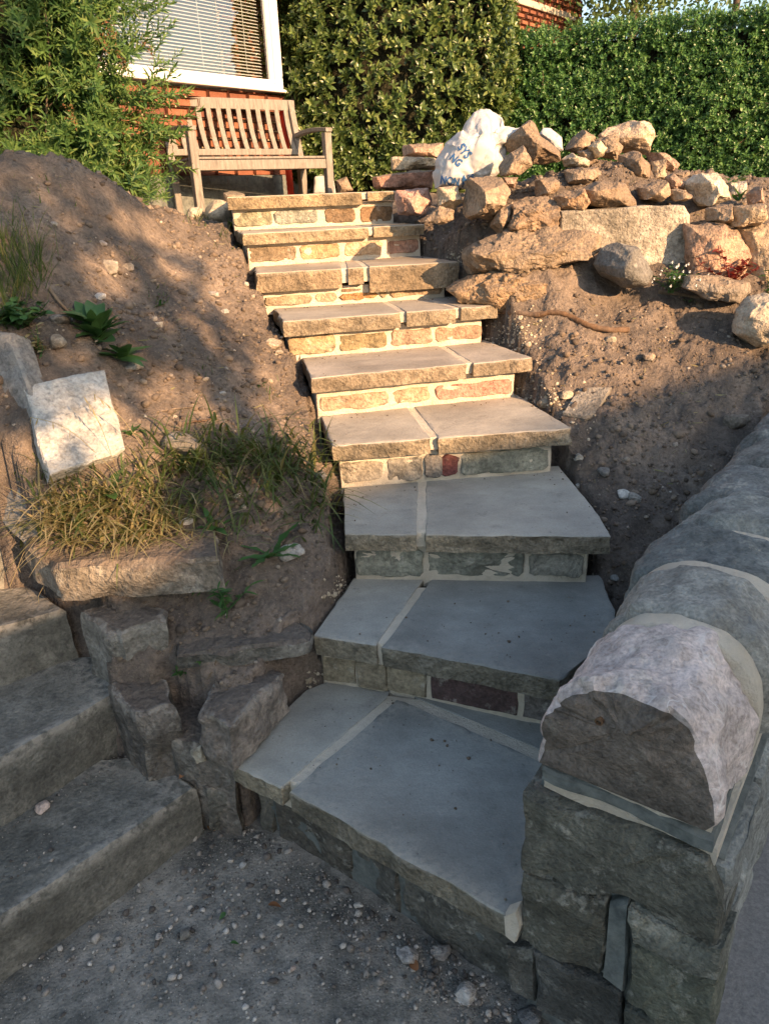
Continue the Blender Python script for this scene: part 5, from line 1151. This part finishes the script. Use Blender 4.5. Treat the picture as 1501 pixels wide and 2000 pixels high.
# withered brown flower spikes
for i, (px, py) in enumerate(((200, 78), (290, 95), (240, 120), (140, 225), (215, 55))):
    p = aty(px, py, 4.15); g2 = np.random.RandomState(i); pp = p+g2.normal(0, .012, (60, 3))+np.outer(np.linspace(-.05, .05, 60), [.4, 0, -.9])
    V, F = scatter(leaf_tpl(.012, .008, .2, .1, 1), pp, frames(g2.normal(size=(60, 3)), g2.uniform(0, 6, 60)), np.ones(60)); tag(mk('flower_spike', V, F, MAT['deadleaf'], shrub), kind='stuff')
# trees beyond the hedge
for i, (px, py, d, r_, lb) in enumerate(((1240, -30, 13, 1.0, 'pale airy tree rising behind the hedge right of the house end'), (1450, -60, 15, 1.6, 'far tree showing over the hedge at the top right'))):
    g2 = np.random.RandomState(60+i); c = aty(px, py, d); tr_ = empty('far_tree', (c[0], c[1], 1.5), lb, 'tree')
    V, F = tube(wander((c[0], c[1], 1.4), c, 6, .06, g2), np.linspace(.14, .05, 6), 7); mk('trunk', V, F, MAT['bark'], tr_)
    pp = c+g2.normal(size=(2600, 3))*[r_*.55, r_*.5, r_*.42]; V, F = scatter(leaf_tpl(.10, .055, .2, .15, 2), pp, frames(g2.normal(size=(2600, 3)), g2.uniform(0, 6, 2600)), g2.uniform(.6, 1.2, 2600)); tag(mk('crown', V, F, MAT['treeleaf'], tr_), kind='stuff')

# ================================================================== SOIL CLODS, GRAVEL
ico_v = []
ph = (1+5**.5)/2
ico_v = np.array([(-1, ph, 0), (1, ph, 0), (-1, -ph, 0), (1, -ph, 0), (0, -1, ph), (0, 1, ph), (0, -1, -ph), (0, 1, -ph), (ph, 0, -1), (ph, 0, 1), (-ph, 0, -1), (-ph, 0, 1)])/1.9
ico_f = np.array([(0, 11, 5), (0, 5, 1), (0, 1, 7), (0, 7, 10), (0, 10, 11), (1, 5, 9), (5, 11, 4), (11, 10, 2), (10, 7, 6), (7, 1, 8), (3, 9, 4), (3, 4, 2), (3, 2, 6), (3, 6, 8), (3, 8, 9), (4, 9, 5), (2, 4, 11), (6, 2, 10), (8, 6, 7), (9, 8, 1)])
def crumbs(name, P, size, mat, seed, label, cat):
    g2 = np.random.RandomState(seed); N = len(P)
    V = ico_v[None]*g2.uniform(.65, 1.25, (N, 12, 1))*g2.uniform(.65, 1.2, (N, 1, 3)); rot = frames(g2.normal(size=(N, 3)), g2.uniform(0, 6, N))
    V = np.einsum('nij,nvj->nvi', rot, V)*size[:, None, None]; V[:, :, 2] *= .8; V = V+P[:, None, :]
    F = (ico_f[None]+(np.arange(N)*12)[:, None, None]).reshape(-1, 3); return tag(mk(name, V.reshape(-1, 3), F, mat, smooth=False), label, cat, kind='stuff')
g = np.random.RandomState(31)
N = 52000; x = g.uniform(-1.75, 2.1, N); y = 1.45+3.0*g.rand(N)**1.25
dn = fbm(np.stack([x, y, 0*x], -1)*2.6, 61, 3); k = g.rand(N) < np.clip(.5+dn*.9, .08, 1); x, y = x[k], y[k]
sz = np.minimum(.0030*np.exp(g.normal(0, .68, len(x))), .019); z = H(x, y)
crumbs('soil_clods', np.stack([x, y, z+sz*.25], -1), sz, MAT['clod'], 5, 'loose clods and small stones strewn over the earth banks', 'clods')
N = 17000; x = g.uniform(-1.75, 2.1, N); y = 1.45+2.6*g.rand(N)**1.2; dn = fbm(np.stack([x, y, 0*x], -1)*3.1, 66, 3); k = g.rand(N) < np.clip(.25+dn*1.3, .02, 1); x, y = x[k], y[k]
sz = np.minimum(.0062*np.exp(g.normal(0, .5, len(x))), .024); crumbs('earth_lumps', np.stack([x, y, H(x, y)+sz*.1], -1), sz, MAT['lump'], 6, 'bigger crumbling lumps of earth on the banks', 'earth lumps')
def around(lst, fn, seed):
    g2 = np.random.RandomState(seed); out = []
    for px, py, sx, sy, n in lst:
        for _ in range(n):
            p = fn(px+g2.normal()*sx, py+g2.normal()*sy)
            if p is not None: out.append(p)
    return np.array(out)
def onpath(px, py):
    p = atz(px, py, 0.0)
    return p+[0, 0, .0] if inside(np.array([p[0]]), np.array([p[1]]), pathpoly)[0] else None
Pg = around([(550, 1800, 260, 110, 900), (300, 1900, 200, 60, 300), (800, 1865, 60, 35, 330), (900, 1930, 55, 28, 380), (990, 1985, 50, 20, 300), (500, 1650, 55, 28, 260), (560, 1640, 55, 40, 180), (640, 1720, 50, 30, 200), (700, 1790, 40, 22, 180), (400, 1720, 60, 40, 160), (300, 1810, 60, 22, 120), (150, 1880, 70, 22, 90), (600, 1800, 200, 90, 240), (450, 1590, 25, 20, 120)], onpath, 8)
crumbs('gravel', Pg, np.minimum(.0019*np.exp(np.random.RandomState(9).normal(0, .75, len(Pg))), .012), MAT['gravel'], 9, 'loose pale gravel along the edges of the path', 'gravel')
Pc = around([(1010, 650, 30, 22, 380), (985, 690, 22, 20, 180), (890, 500, 10, 14, 90), (1060, 780, 28, 20, 140), (1120, 800, 40, 30, 120), (665, 1150, 20, 14, 120), (620, 1330, 14, 20, 80)], lambda a, b: hit(a, b), 10)
crumbs('mortar_crumbs', Pc, np.minimum(.004*np.exp(np.random.RandomState(12).normal(0, .55, len(Pc))), .014), MAT['crumbs'], 12, 'spilled pale mortar crumbs beside the step ends', 'crumbs')
Po = around([(200, 1500, 100, 8, 120), (60, 1580, 60, 14, 60)], lambda a, b: atz(a, b-(a-200)*.66, .172), 13)
crumbs('grit', Po, np.minimum(.0018*np.exp(np.random.RandomState(14).normal(0, .6, len(Po))), .008), MAT['gravel'], 14, 'pale grit gathered along the back of the lowest old step', 'grit')

Pt = []; g3 = np.random.RandomState(77)
for k in range(3, 9):
    a_, b_, c_, d_ = [np.array(q) for q in FR[k]]
    for _ in range(46):
        f = g3.rand(); e = 1-abs(g3.normal(0, .10))
        if g3.rand() < .3: f = abs(g3.normal(0, .05)) if g3.rand() < .5 else 1-abs(g3.normal(0, .04)); e = g3.rand()
        p = (a_*(1-f)+b_*f)*(1-e)+(c_*(1-f)+d_*f)*e; Pt.append((p[0], p[1], Z[k]+.002))
for q, z, n in ((P2, Z[2], 70), (P1, Z[1], 80)):
    q = np.array(q); w_ = g3.dirichlet(np.ones(len(q))*.35, n); Pt += [(x_, y_, z+.002) for x_, y_ in w_@q]
Pt = np.array(Pt); crumbs('tread_dirt', Pt, np.minimum(.0016*np.exp(g3.normal(0, .6, len(Pt))), .006), MAT['clod'], 15, 'specks of soil and grit left on the new treads', 'dirt')
# ================================================================== ROOTS, TWIGS, DEAD LEAVES
def laid_stick(name, pxs, r0, r1, mat, label, seed, lift=.008, cat='stick'):
    g2 = np.random.RandomState(seed); K = np.array([hit(x, y) for x, y in pxs]); t_ = np.linspace(0, len(K)-1, 6*len(K)); i = np.minimum(t_.astype(int), len(K)-2); f = (t_-i)[:, None]
    Pp = K[i]*(1-f)+K[i+1]*f
    for _ in range(3): Pp[1:-1] = (Pp[:-2]+2*Pp[1:-1]+Pp[2:])/4
    Pp = Pp+np.cumsum(g2.normal(0, .0016, Pp.shape), 0)*.6; Pp[:, 2] += lift
    V, F = tube(Pp, np.linspace(r0, r1, len(Pp))*g2.uniform(.88, 1.12, len(Pp)), 9); return tag(mk(name, V, F, mat), label, cat)
laid_stick('root', [(972, 612), (1005, 616), (1045, 619), (1085, 613), (1110, 622), (1150, 640), (1190, 648), (1224, 648)], .012, .013, MAT['root'], 'long dark bent root lying on the sunlit bank right of the steps', 3, .012, 'root')
laid_stick('root', [(1284, 574), (1320, 577), (1355, 584), (1395, 590)], .010, .005, MAT['twig'], 'short pale root below the white-flowered plant', 4, .010, 'root')
g = np.random.RandomState(88); N = 1500; x = g.uniform(-1.6, 1.9, N); y = 1.5+2.4*g.rand(N); k = g.rand(N) < np.clip(.5+fbm(np.stack([x, y, 0*x], -1)*2.2, 44, 2), .05, 1); x, y = x[k], y[k]
Pl = np.stack([x, y, H(x, y)+.006], -1); az = g.uniform(0, 6.28, len(Pl)); V, F = scatter(leaf_tpl(.028, .0028, .4, .1, 2), Pl, frames(np.stack([np.cos(az), np.sin(az), g.normal(0, .25, len(Pl))], -1), g.uniform(0, 6, len(Pl))), g.uniform(.4, 1.5, len(Pl)))
tag(mk('plant_litter', V, F, MAT['straw']), 'bits of straw and dead stalk strewn on the soil', 'litter', kind='stuff')
laid_stick('root', [(338, 1268), (330, 1300), (318, 1325), (305, 1350)], .0022, .0012, MAT['twig'], 'thin root hanging beside the squat grey block', 15, .015, 'root')
laid_stick('root', [(425, 1290), (420, 1315), (405, 1335), (370, 1352)], .0020, .0010, MAT['twig'], 'fine curling root below the jutting dirty slab', 16, .015, 'root')
laid_stick('twig', [(100, 578), (120, 602), (138, 625)], .006, .004, MAT['twig'], 'brown twig poking up by the dock', 5, .02, 'twig')
laid_stick('twig', [(300, 812), (335, 806), (378, 802)], .003, .0025, MAT['twig'], 'thin pale twig in the sunlit dapple of the left bank', 6, .008, 'twig')
laid_stick('twig', [(350, 832), (385, 828), (414, 825)], .0045, .003, MAT['root'], 'dark twig below the thin pale one on the left bank', 7, .008, 'twig')
laid_stick('twig', [(420, 683), (440, 686), (458, 691)], .003, .002, MAT['twig'], 'short straight twig in shade on the left bank', 8, .006, 'twig')
for i, (px, py, s_, m_, lb, z) in enumerate(((524, 1768, .032, 'deadleaf', 'curled brown leaf on the open path', 0), (420, 1622, .05, 'deadleaf', 'dull brown leaf in the corner by the old steps', 0), (440, 1782, .02, 'weed', 'small green leaf on the path', 0), (450, 1842, .02, 'weed', 'torn green leaf lower on the path', 0), (815, 1895, .035, 'deadleaf', 'orange leaf in the gravel by the landing', 0), (368, 1502, .035, 'deadleaf', 'brown leaf at the end of the lowest old step', .175))):
    p = atz(px, py, z+.008); V, F = scatter(leaf_tpl(1, .6, .5, .35, 5), p[None], frames(np.array([[math.cos(i*2.1), math.sin(i*2.1), .15]]), np.array([.3])), np.array([s_])); tag(mk('fallen_leaf', V, F, MAT[m_]), lb, 'leaf')

# ================================================================== GRASS AND WEEDS
def blades(P, lean, L, w, g, droop=.6, n=5):
    N = len(P); V = np.zeros((N, (n+1)*2, 3)); az = g.uniform(0, 6.28, N); d0 = np.stack([np.cos(az), np.sin(az), np.zeros(N)], -1)*g.uniform(.2, .7, (N, 1))+np.asarray(lean)
    d0 = d0+np.array([0, 0, 1.0]); d0 /= np.linalg.norm(d0, axis=1, keepdims=True); hor = d0.copy(); hor[:, 2] = 0; hor /= np.linalg.norm(hor, axis=1, keepdims=True)+1e-6
    side = np.cross(hor, [0, 0, 1.0]); LL = (L*g.uniform(.5, 1.15, N))[:, None]; dp = (droop*g.uniform(.3, 1.5, N))[:, None]; wv = (w*g.uniform(.5, 1.7, N))[:, None]
    for i in range(n+1):
        f = i/n; c = P+d0*LL*f+hor*LL*dp*f*f*.45-np.array([0, 0, 1.0])*LL*dp*f*f*.62; wd = (wv*(1-f)**.7*.5+.0002)
        V[:, 2*i] = c-side*wd; V[:, 2*i+1] = c+side*wd
    F = np.array([(2*i, 2*i+1, 2*i+3, 2*i+2) for i in range(n)]); FF = (F[None]+(np.arange(N)*(n+1)*2)[:, None, None]).reshape(-1, 4); return V.reshape(-1, 3), FF
def patch(name, regs, L, w, mat, seed, label, lean=(0, -.2, 0), droop=.7):
    g2 = np.random.RandomState(seed); P = around([(a, b, c, d, e) for a, b, c, d, e in regs], lambda a, b: hit(a, b), seed); V, F = blades(P, lean, L, w, g2, droop); return tag(mk(name, V, F, mat), label, 'grass', kind='stuff')
patch('long_grass', [(450, 895, 85, 26, 210), (370, 925, 50, 28, 110), (560, 925, 50, 34, 150), (620, 985, 20, 34, 60), (470, 1000, 70, 34, 70)], .22, .0075, MAT['grass'], 41, 'long green grass drooping over the left bank', (.05, -.35, 0), .9)
patch('dry_grass', [(200, 985, 62, 24, 170), (125, 1030, 38, 24, 130), (240, 1045, 72, 24, 170), (300, 1000, 34, 32, 70), (350, 1060, 44, 16, 50)], .17, .0065, MAT['straw'], 42, 'pale dry grass hanging over the flat stone on the left', (-.05, -.35, 0), .9)
patch('fine_grass', [(40, 560, 18, 25, 120), (75, 520, 14, 30, 80), (20, 500, 14, 30, 90), (15, 620, 14, 25, 60)], .16, .0026, MAT['grass'], 43, 'fine upright grass at the left edge of the bank', (.1, -.05, 0), .3)
patch('stone_grass', [(130, 935, 40, 12, 70), (95, 925, 20, 18, 40)], .08, .003, MAT['grass'], 44, 'dull grass under the whitish slab', (0, -.3, 0), .6)
patch('wall_grass', [(1470, 930, 22, 14, 70)], .05, .003, MAT['grass'], 45, 'tuft of short grass beside the boundary wall', (0, -.1, 0), .5)
patch('step_grass', [(652, 930, 8, 20, 18), (390, 432, 12, 6, 26), (440, 470, 18, 14, 30)], .09, .0035, MAT['grass'], 46, 'thin grass at the left ends of the steps', (.1, -.3, 0), .8)
patch('bank_grass', [(540, 770, 10, 10, 14), (320, 590, 14, 8, 16), (395, 720, 10, 8, 10), (255, 500, 10, 10, 10), (60, 380, 40, 30, 30), (310, 560, 20, 8, 10)], .045, .003, MAT['grass'], 47, 'sparse seedling grass dotted over the left bank', (0, -.1, 0), .5)
patch('green_grass', [(190, 1000, 70, 30, 110), (120, 1040, 40, 20, 50), (280, 1050, 50, 20, 60)], .15, .008, MAT['grass'], 48, 'green blades growing through the dry grass on the left', (0, -.3, 0), .8)
# oat stalks with seed heads
def stalk(px, py, tx, ty, i):
    a = hit(px, py); dd_ = a[1]-.05; b = aty(tx, ty, dd_); g2 = np.random.RandomState(90+i); P = wander(a, b, 8, .002, g2); P[:, 2] += np.sin(np.linspace(0, math.pi, 8))*.05
    o = empty('grass_stalk', a); V, F = tube(P, np.full(8, .0009), 4); mk('stem', V, F, MAT['straw'], o)
    for j in range(6):
        f = .55+.45*j/5; p = P[0]*0+np.array([np.interp(f*7, range(8), P[:, q]) for q in range(3)]); V, F = scatter(leaf_tpl(.022, .004, .3, .1, 2), p[None], frames(np.array([[g2.normal()*.3, -.2, -1.0]]), np.array([g2.uniform(0, 6)])), np.array([1.0])); mk('seed_head', V, F, MAT['straw'], o)
    return o
for i, (a, lb) in enumerate((((235, 935, 165, 775), 'oat stalk arching across the whitish slab'), ((330, 960, 185, 770), 'long oat stalk over the right edge of the whitish slab'), ((130, 1010, 20, 1145), 'oat stalk hanging over the left old steps'), ((190, 1040, 75, 1165), 'oat stalk drooping lowest over the old steps'), ((240, 940, 60, 815), 'oat stalk crossing the middle of the whitish slab'))): tag(stalk(*a, i), lb, 'grass stalk', 'oat stalks')
def leafy(name, px, py, n, L, w, mat, label, seed, el=(.3, 1.1), cat='plant', curl=.25, fold=.25, seg=6, azr=(0, 6.28), p=None, rise=0.0, lobes=False):
    """rosette of separate leaves growing from one point"""
    p = hit(px, py) if p is None else p; g2 = np.random.RandomState(seed); o = tag(empty(name, p), label, cat)
    for i in range(n):
        az = azr[0]+(azr[1]-azr[0])*((i*.618) % 1)+g2.uniform(-.2, .2); e = g2.uniform(*el); V, F = leaf_tpl(1, w/L, fold, curl*g2.uniform(.5, 1.5), seg)
        if lobes:
            for j in range(1, seg): V[j*3, 0] *= (1.25 if j % 2 else .55); V[j*3+2, 0] *= (1.25 if j % 2 else .55)
        V = V*[1, 1, 1]; V[:, 2] += np.sin(V[:, 1]*9+i)*.02
        V, F = scatter((V, F), (p+[g2.normal()*.008, g2.normal()*.008, rise*g2.rand()])[None], frames(np.array([[math.cos(az)*math.cos(e), math.sin(az)*math.cos(e), math.sin(e)]]), np.array([g2.uniform(-.3, .3)])), np.array([L*g2.uniform(.6, 1.1)]))
        mk('leaf', V, F, mat, o)
    return o
leafy('dock_plant', 190, 672, 34, .115, .050, MAT['dock'], 'broad-leaved dark green dock on the left bank', 1, (.25, 1.0), rise=.07)
leafy('dock_plant', 240, 705, 12, .11, .050, MAT['dock'], 'smaller leafy weed right of the whitish slab top', 2, (.1, .9), rise=.03)
leafy('dandelion', 525, 1085, 11, .13, .030, MAT['weed'], 'dandelion with toothed leaves at the right of the bank', 3, (-.1, .8), lobes=True)
leafy('plantain', 212, 965, 6, .09, .04, MAT['weed'], 'yellow-green broad leaves in the dry grass', 4, (.4, 1.2))
leafy('weed', 420, 1030, 8, .085, .02, MAT['weed'], 'dark green weed in the middle of the long grass', 5, (.1, 1.0))
leafy('weed', 250, 850, 7, .05, .022, MAT['weed'], 'bright yellow-green seedling right of the whitish slab', 6, (.1, .9))
leafy('weed', 510, 755, 6, .03, .012, MAT['weed'], 'tiny seedling in shade on the left bank', 7, (.2, .9))
leafy('weed', 640, 858, 5, .03, .012, MAT['weed'], 'seedling at the left end of the fourth step', 8, (.2, .9))
leafy('weed', 315, 598, 9, .045, .010, MAT['weed'], 'small tufted weed above the middle of the left bank', 9, (.2, 1.1))
leafy('weed', 195, 1275, 6, .03, .014, MAT['weed'], 'seedling in the crack of the old steps', 10, (.2, .9), p=atz(195, 1290, .38))
leafy('weed', 455, 445, 12, .09, .03, MAT['weed'], 'drooping green weed left of the second step from the top', 11, (-.1, .9))
leafy('weed', 1345, 590, 8, .04, .014, MAT['weed'], 'small weed near the short pale root', 12, (.1, .9))
leafy('weed', 1405, 385, 6, .07, .03, MAT['weed'], 'green leaf rising behind the tilted pale block', 13, (.5, 1.2), p=aty(1440, 392, 3.8))
def herb(name, px, py, h, n, leaf, nl, mat, label, seed, p=None, spread=.3, cat='plant', stem='weed', scl=1.0):
    p = hit(px, py) if p is None else p; g2 = np.random.RandomState(seed); o = tag(empty(name, p), label, cat); tips = []
    for i in range(n):
        tip = p+np.array([g2.normal()*spread*h, g2.normal()*spread*h, h*g2.uniform(.5, 1.05)]); P = wander(p+g2.normal(0, .006, 3)*[1, 1, 0], tip, 6, .004, g2); V, F = tube(P, np.linspace(.0022, .001, 6), 5); st = mk('stem', V, F, MAT[stem], o); tips.append(tip)
        ff = g2.uniform(.25, 1, nl); pts = np.array([[np.interp(f*5, range(6), P[:, q]) for q in range(3)] for f in ff]); az = g2.uniform(0, 6.28, nl); d = np.stack([np.cos(az), np.sin(az), g2.uniform(-.1, .8, nl)], -1)
        V, F = scatter(leaf, pts, frames(d, g2.uniform(-.4, .4, nl)), g2.uniform(.6, 1.15, nl)*scl); mk('leaves', V, F, mat, st)
    return o, tips
herb('red_plant', 1425, 545, .17, 9, leaf_tpl(.045, .016, .3, .2, 3), 14, MAT['redleaf'], 'small dark red leaved plant before the pinkish stone', 1, stem='redleaf', spread=.35, p=aty(1425, 560, 3.38))
o, tips = herb('white_flower_plant', 1308, 560, .12, 12, leaf_tpl(.028, .014, .2, .15, 2), 14, MAT['weed'], 'low green plant with tiny white flowers beside the dark round stone', 2, spread=.45, p=aty(1308, 572, 3.36))
for i in range(26):
    g2 = np.random.RandomState(200+i); c = tips[i % len(tips)]+g2.normal(0, .016, 3)+[0, -.02, -.01]; V, F = scatter(leaf_tpl(.007, .006, .1, .1, 2), np.tile(c, (5, 1)), frames(np.array([[math.cos(a), -.5, math.sin(a)] for a in np.linspace(0, 5, 5)]), np.zeros(5)), np.ones(5)); mk('flower', V, F, MAT['petal'], o)
herb('willowherb', 380, 1165, .08, 5, leaf_tpl(.04, .009, .3, .2, 3), 12, MAT['weed'], 'upright narrow-leaved seedling below the dry grass', 3)
herb('willowherb', 435, 1205, .10, 5, leaf_tpl(.045, .009, .3, .2, 3), 12, MAT['weed'], 'narrow-leaved weed with reddish tips in the centre of the bank foot', 4)
herb('willowherb', 355, 1320, .035, 4, leaf_tpl(.022, .008, .3, .2, 3), 9, MAT['weed'], 'small bright seedling above the pale-faced block', 5)
herb('willowherb', 395, 1295, .03, 3, leaf_tpl(.022, .008, .3, .2, 3), 8, MAT['weed'], 'tiny seedling under the jutting dirty slab', 6)
herb('ivy_patch', 40, 640, .08, 26, leaf_tpl(.035, .026, .2, .2, 3), 9, MAT['dock'], 'patch of rounded dark leaves at the left edge', 7, spread=.9)
herb('toadflax', 78, 700, .10, 4, leaf_tpl(.022, .012, .2, .2, 2), 16, MAT['straw'], 'pale-podded weed beside the long dark slab', 8, spread=.15)
herb('edge_plant', 1490, 560, .20, 7, leaf_tpl(.04, .012, .3, .2, 3), 16, MAT['weed'], 'green weeds at the right edge beside the red plant', 9, p=aty(1500, 600, 3.28), spread=.25)
herb('wall_weed', 1420, 390, .12, 5, leaf_tpl(.05, .018, .3, .2, 3), 10, MAT['weed'], 'weeds growing between the hedge and the low wall', 10, p=aty(1425, 385, 3.95), spread=.3)
# pale block and bag seen under the bench
tag(rock('block', [(614, 345), (650, 341), (655, 378), (612, 380)], 7.6, .10, MAT['greybox'], (1, 1, 1), 91, rough=.03, facets=0, n=12, box=.35), 'pale squared block standing behind the bench right leg', 'block')
tag(rock('stone', [(655, 352), (676, 345), (690, 372), (660, 380)], 7.0, .07, MAT['rubble'], BRN, 92, facets=3, n=12), 'brown stone in the shade right of the bench', 'stone')
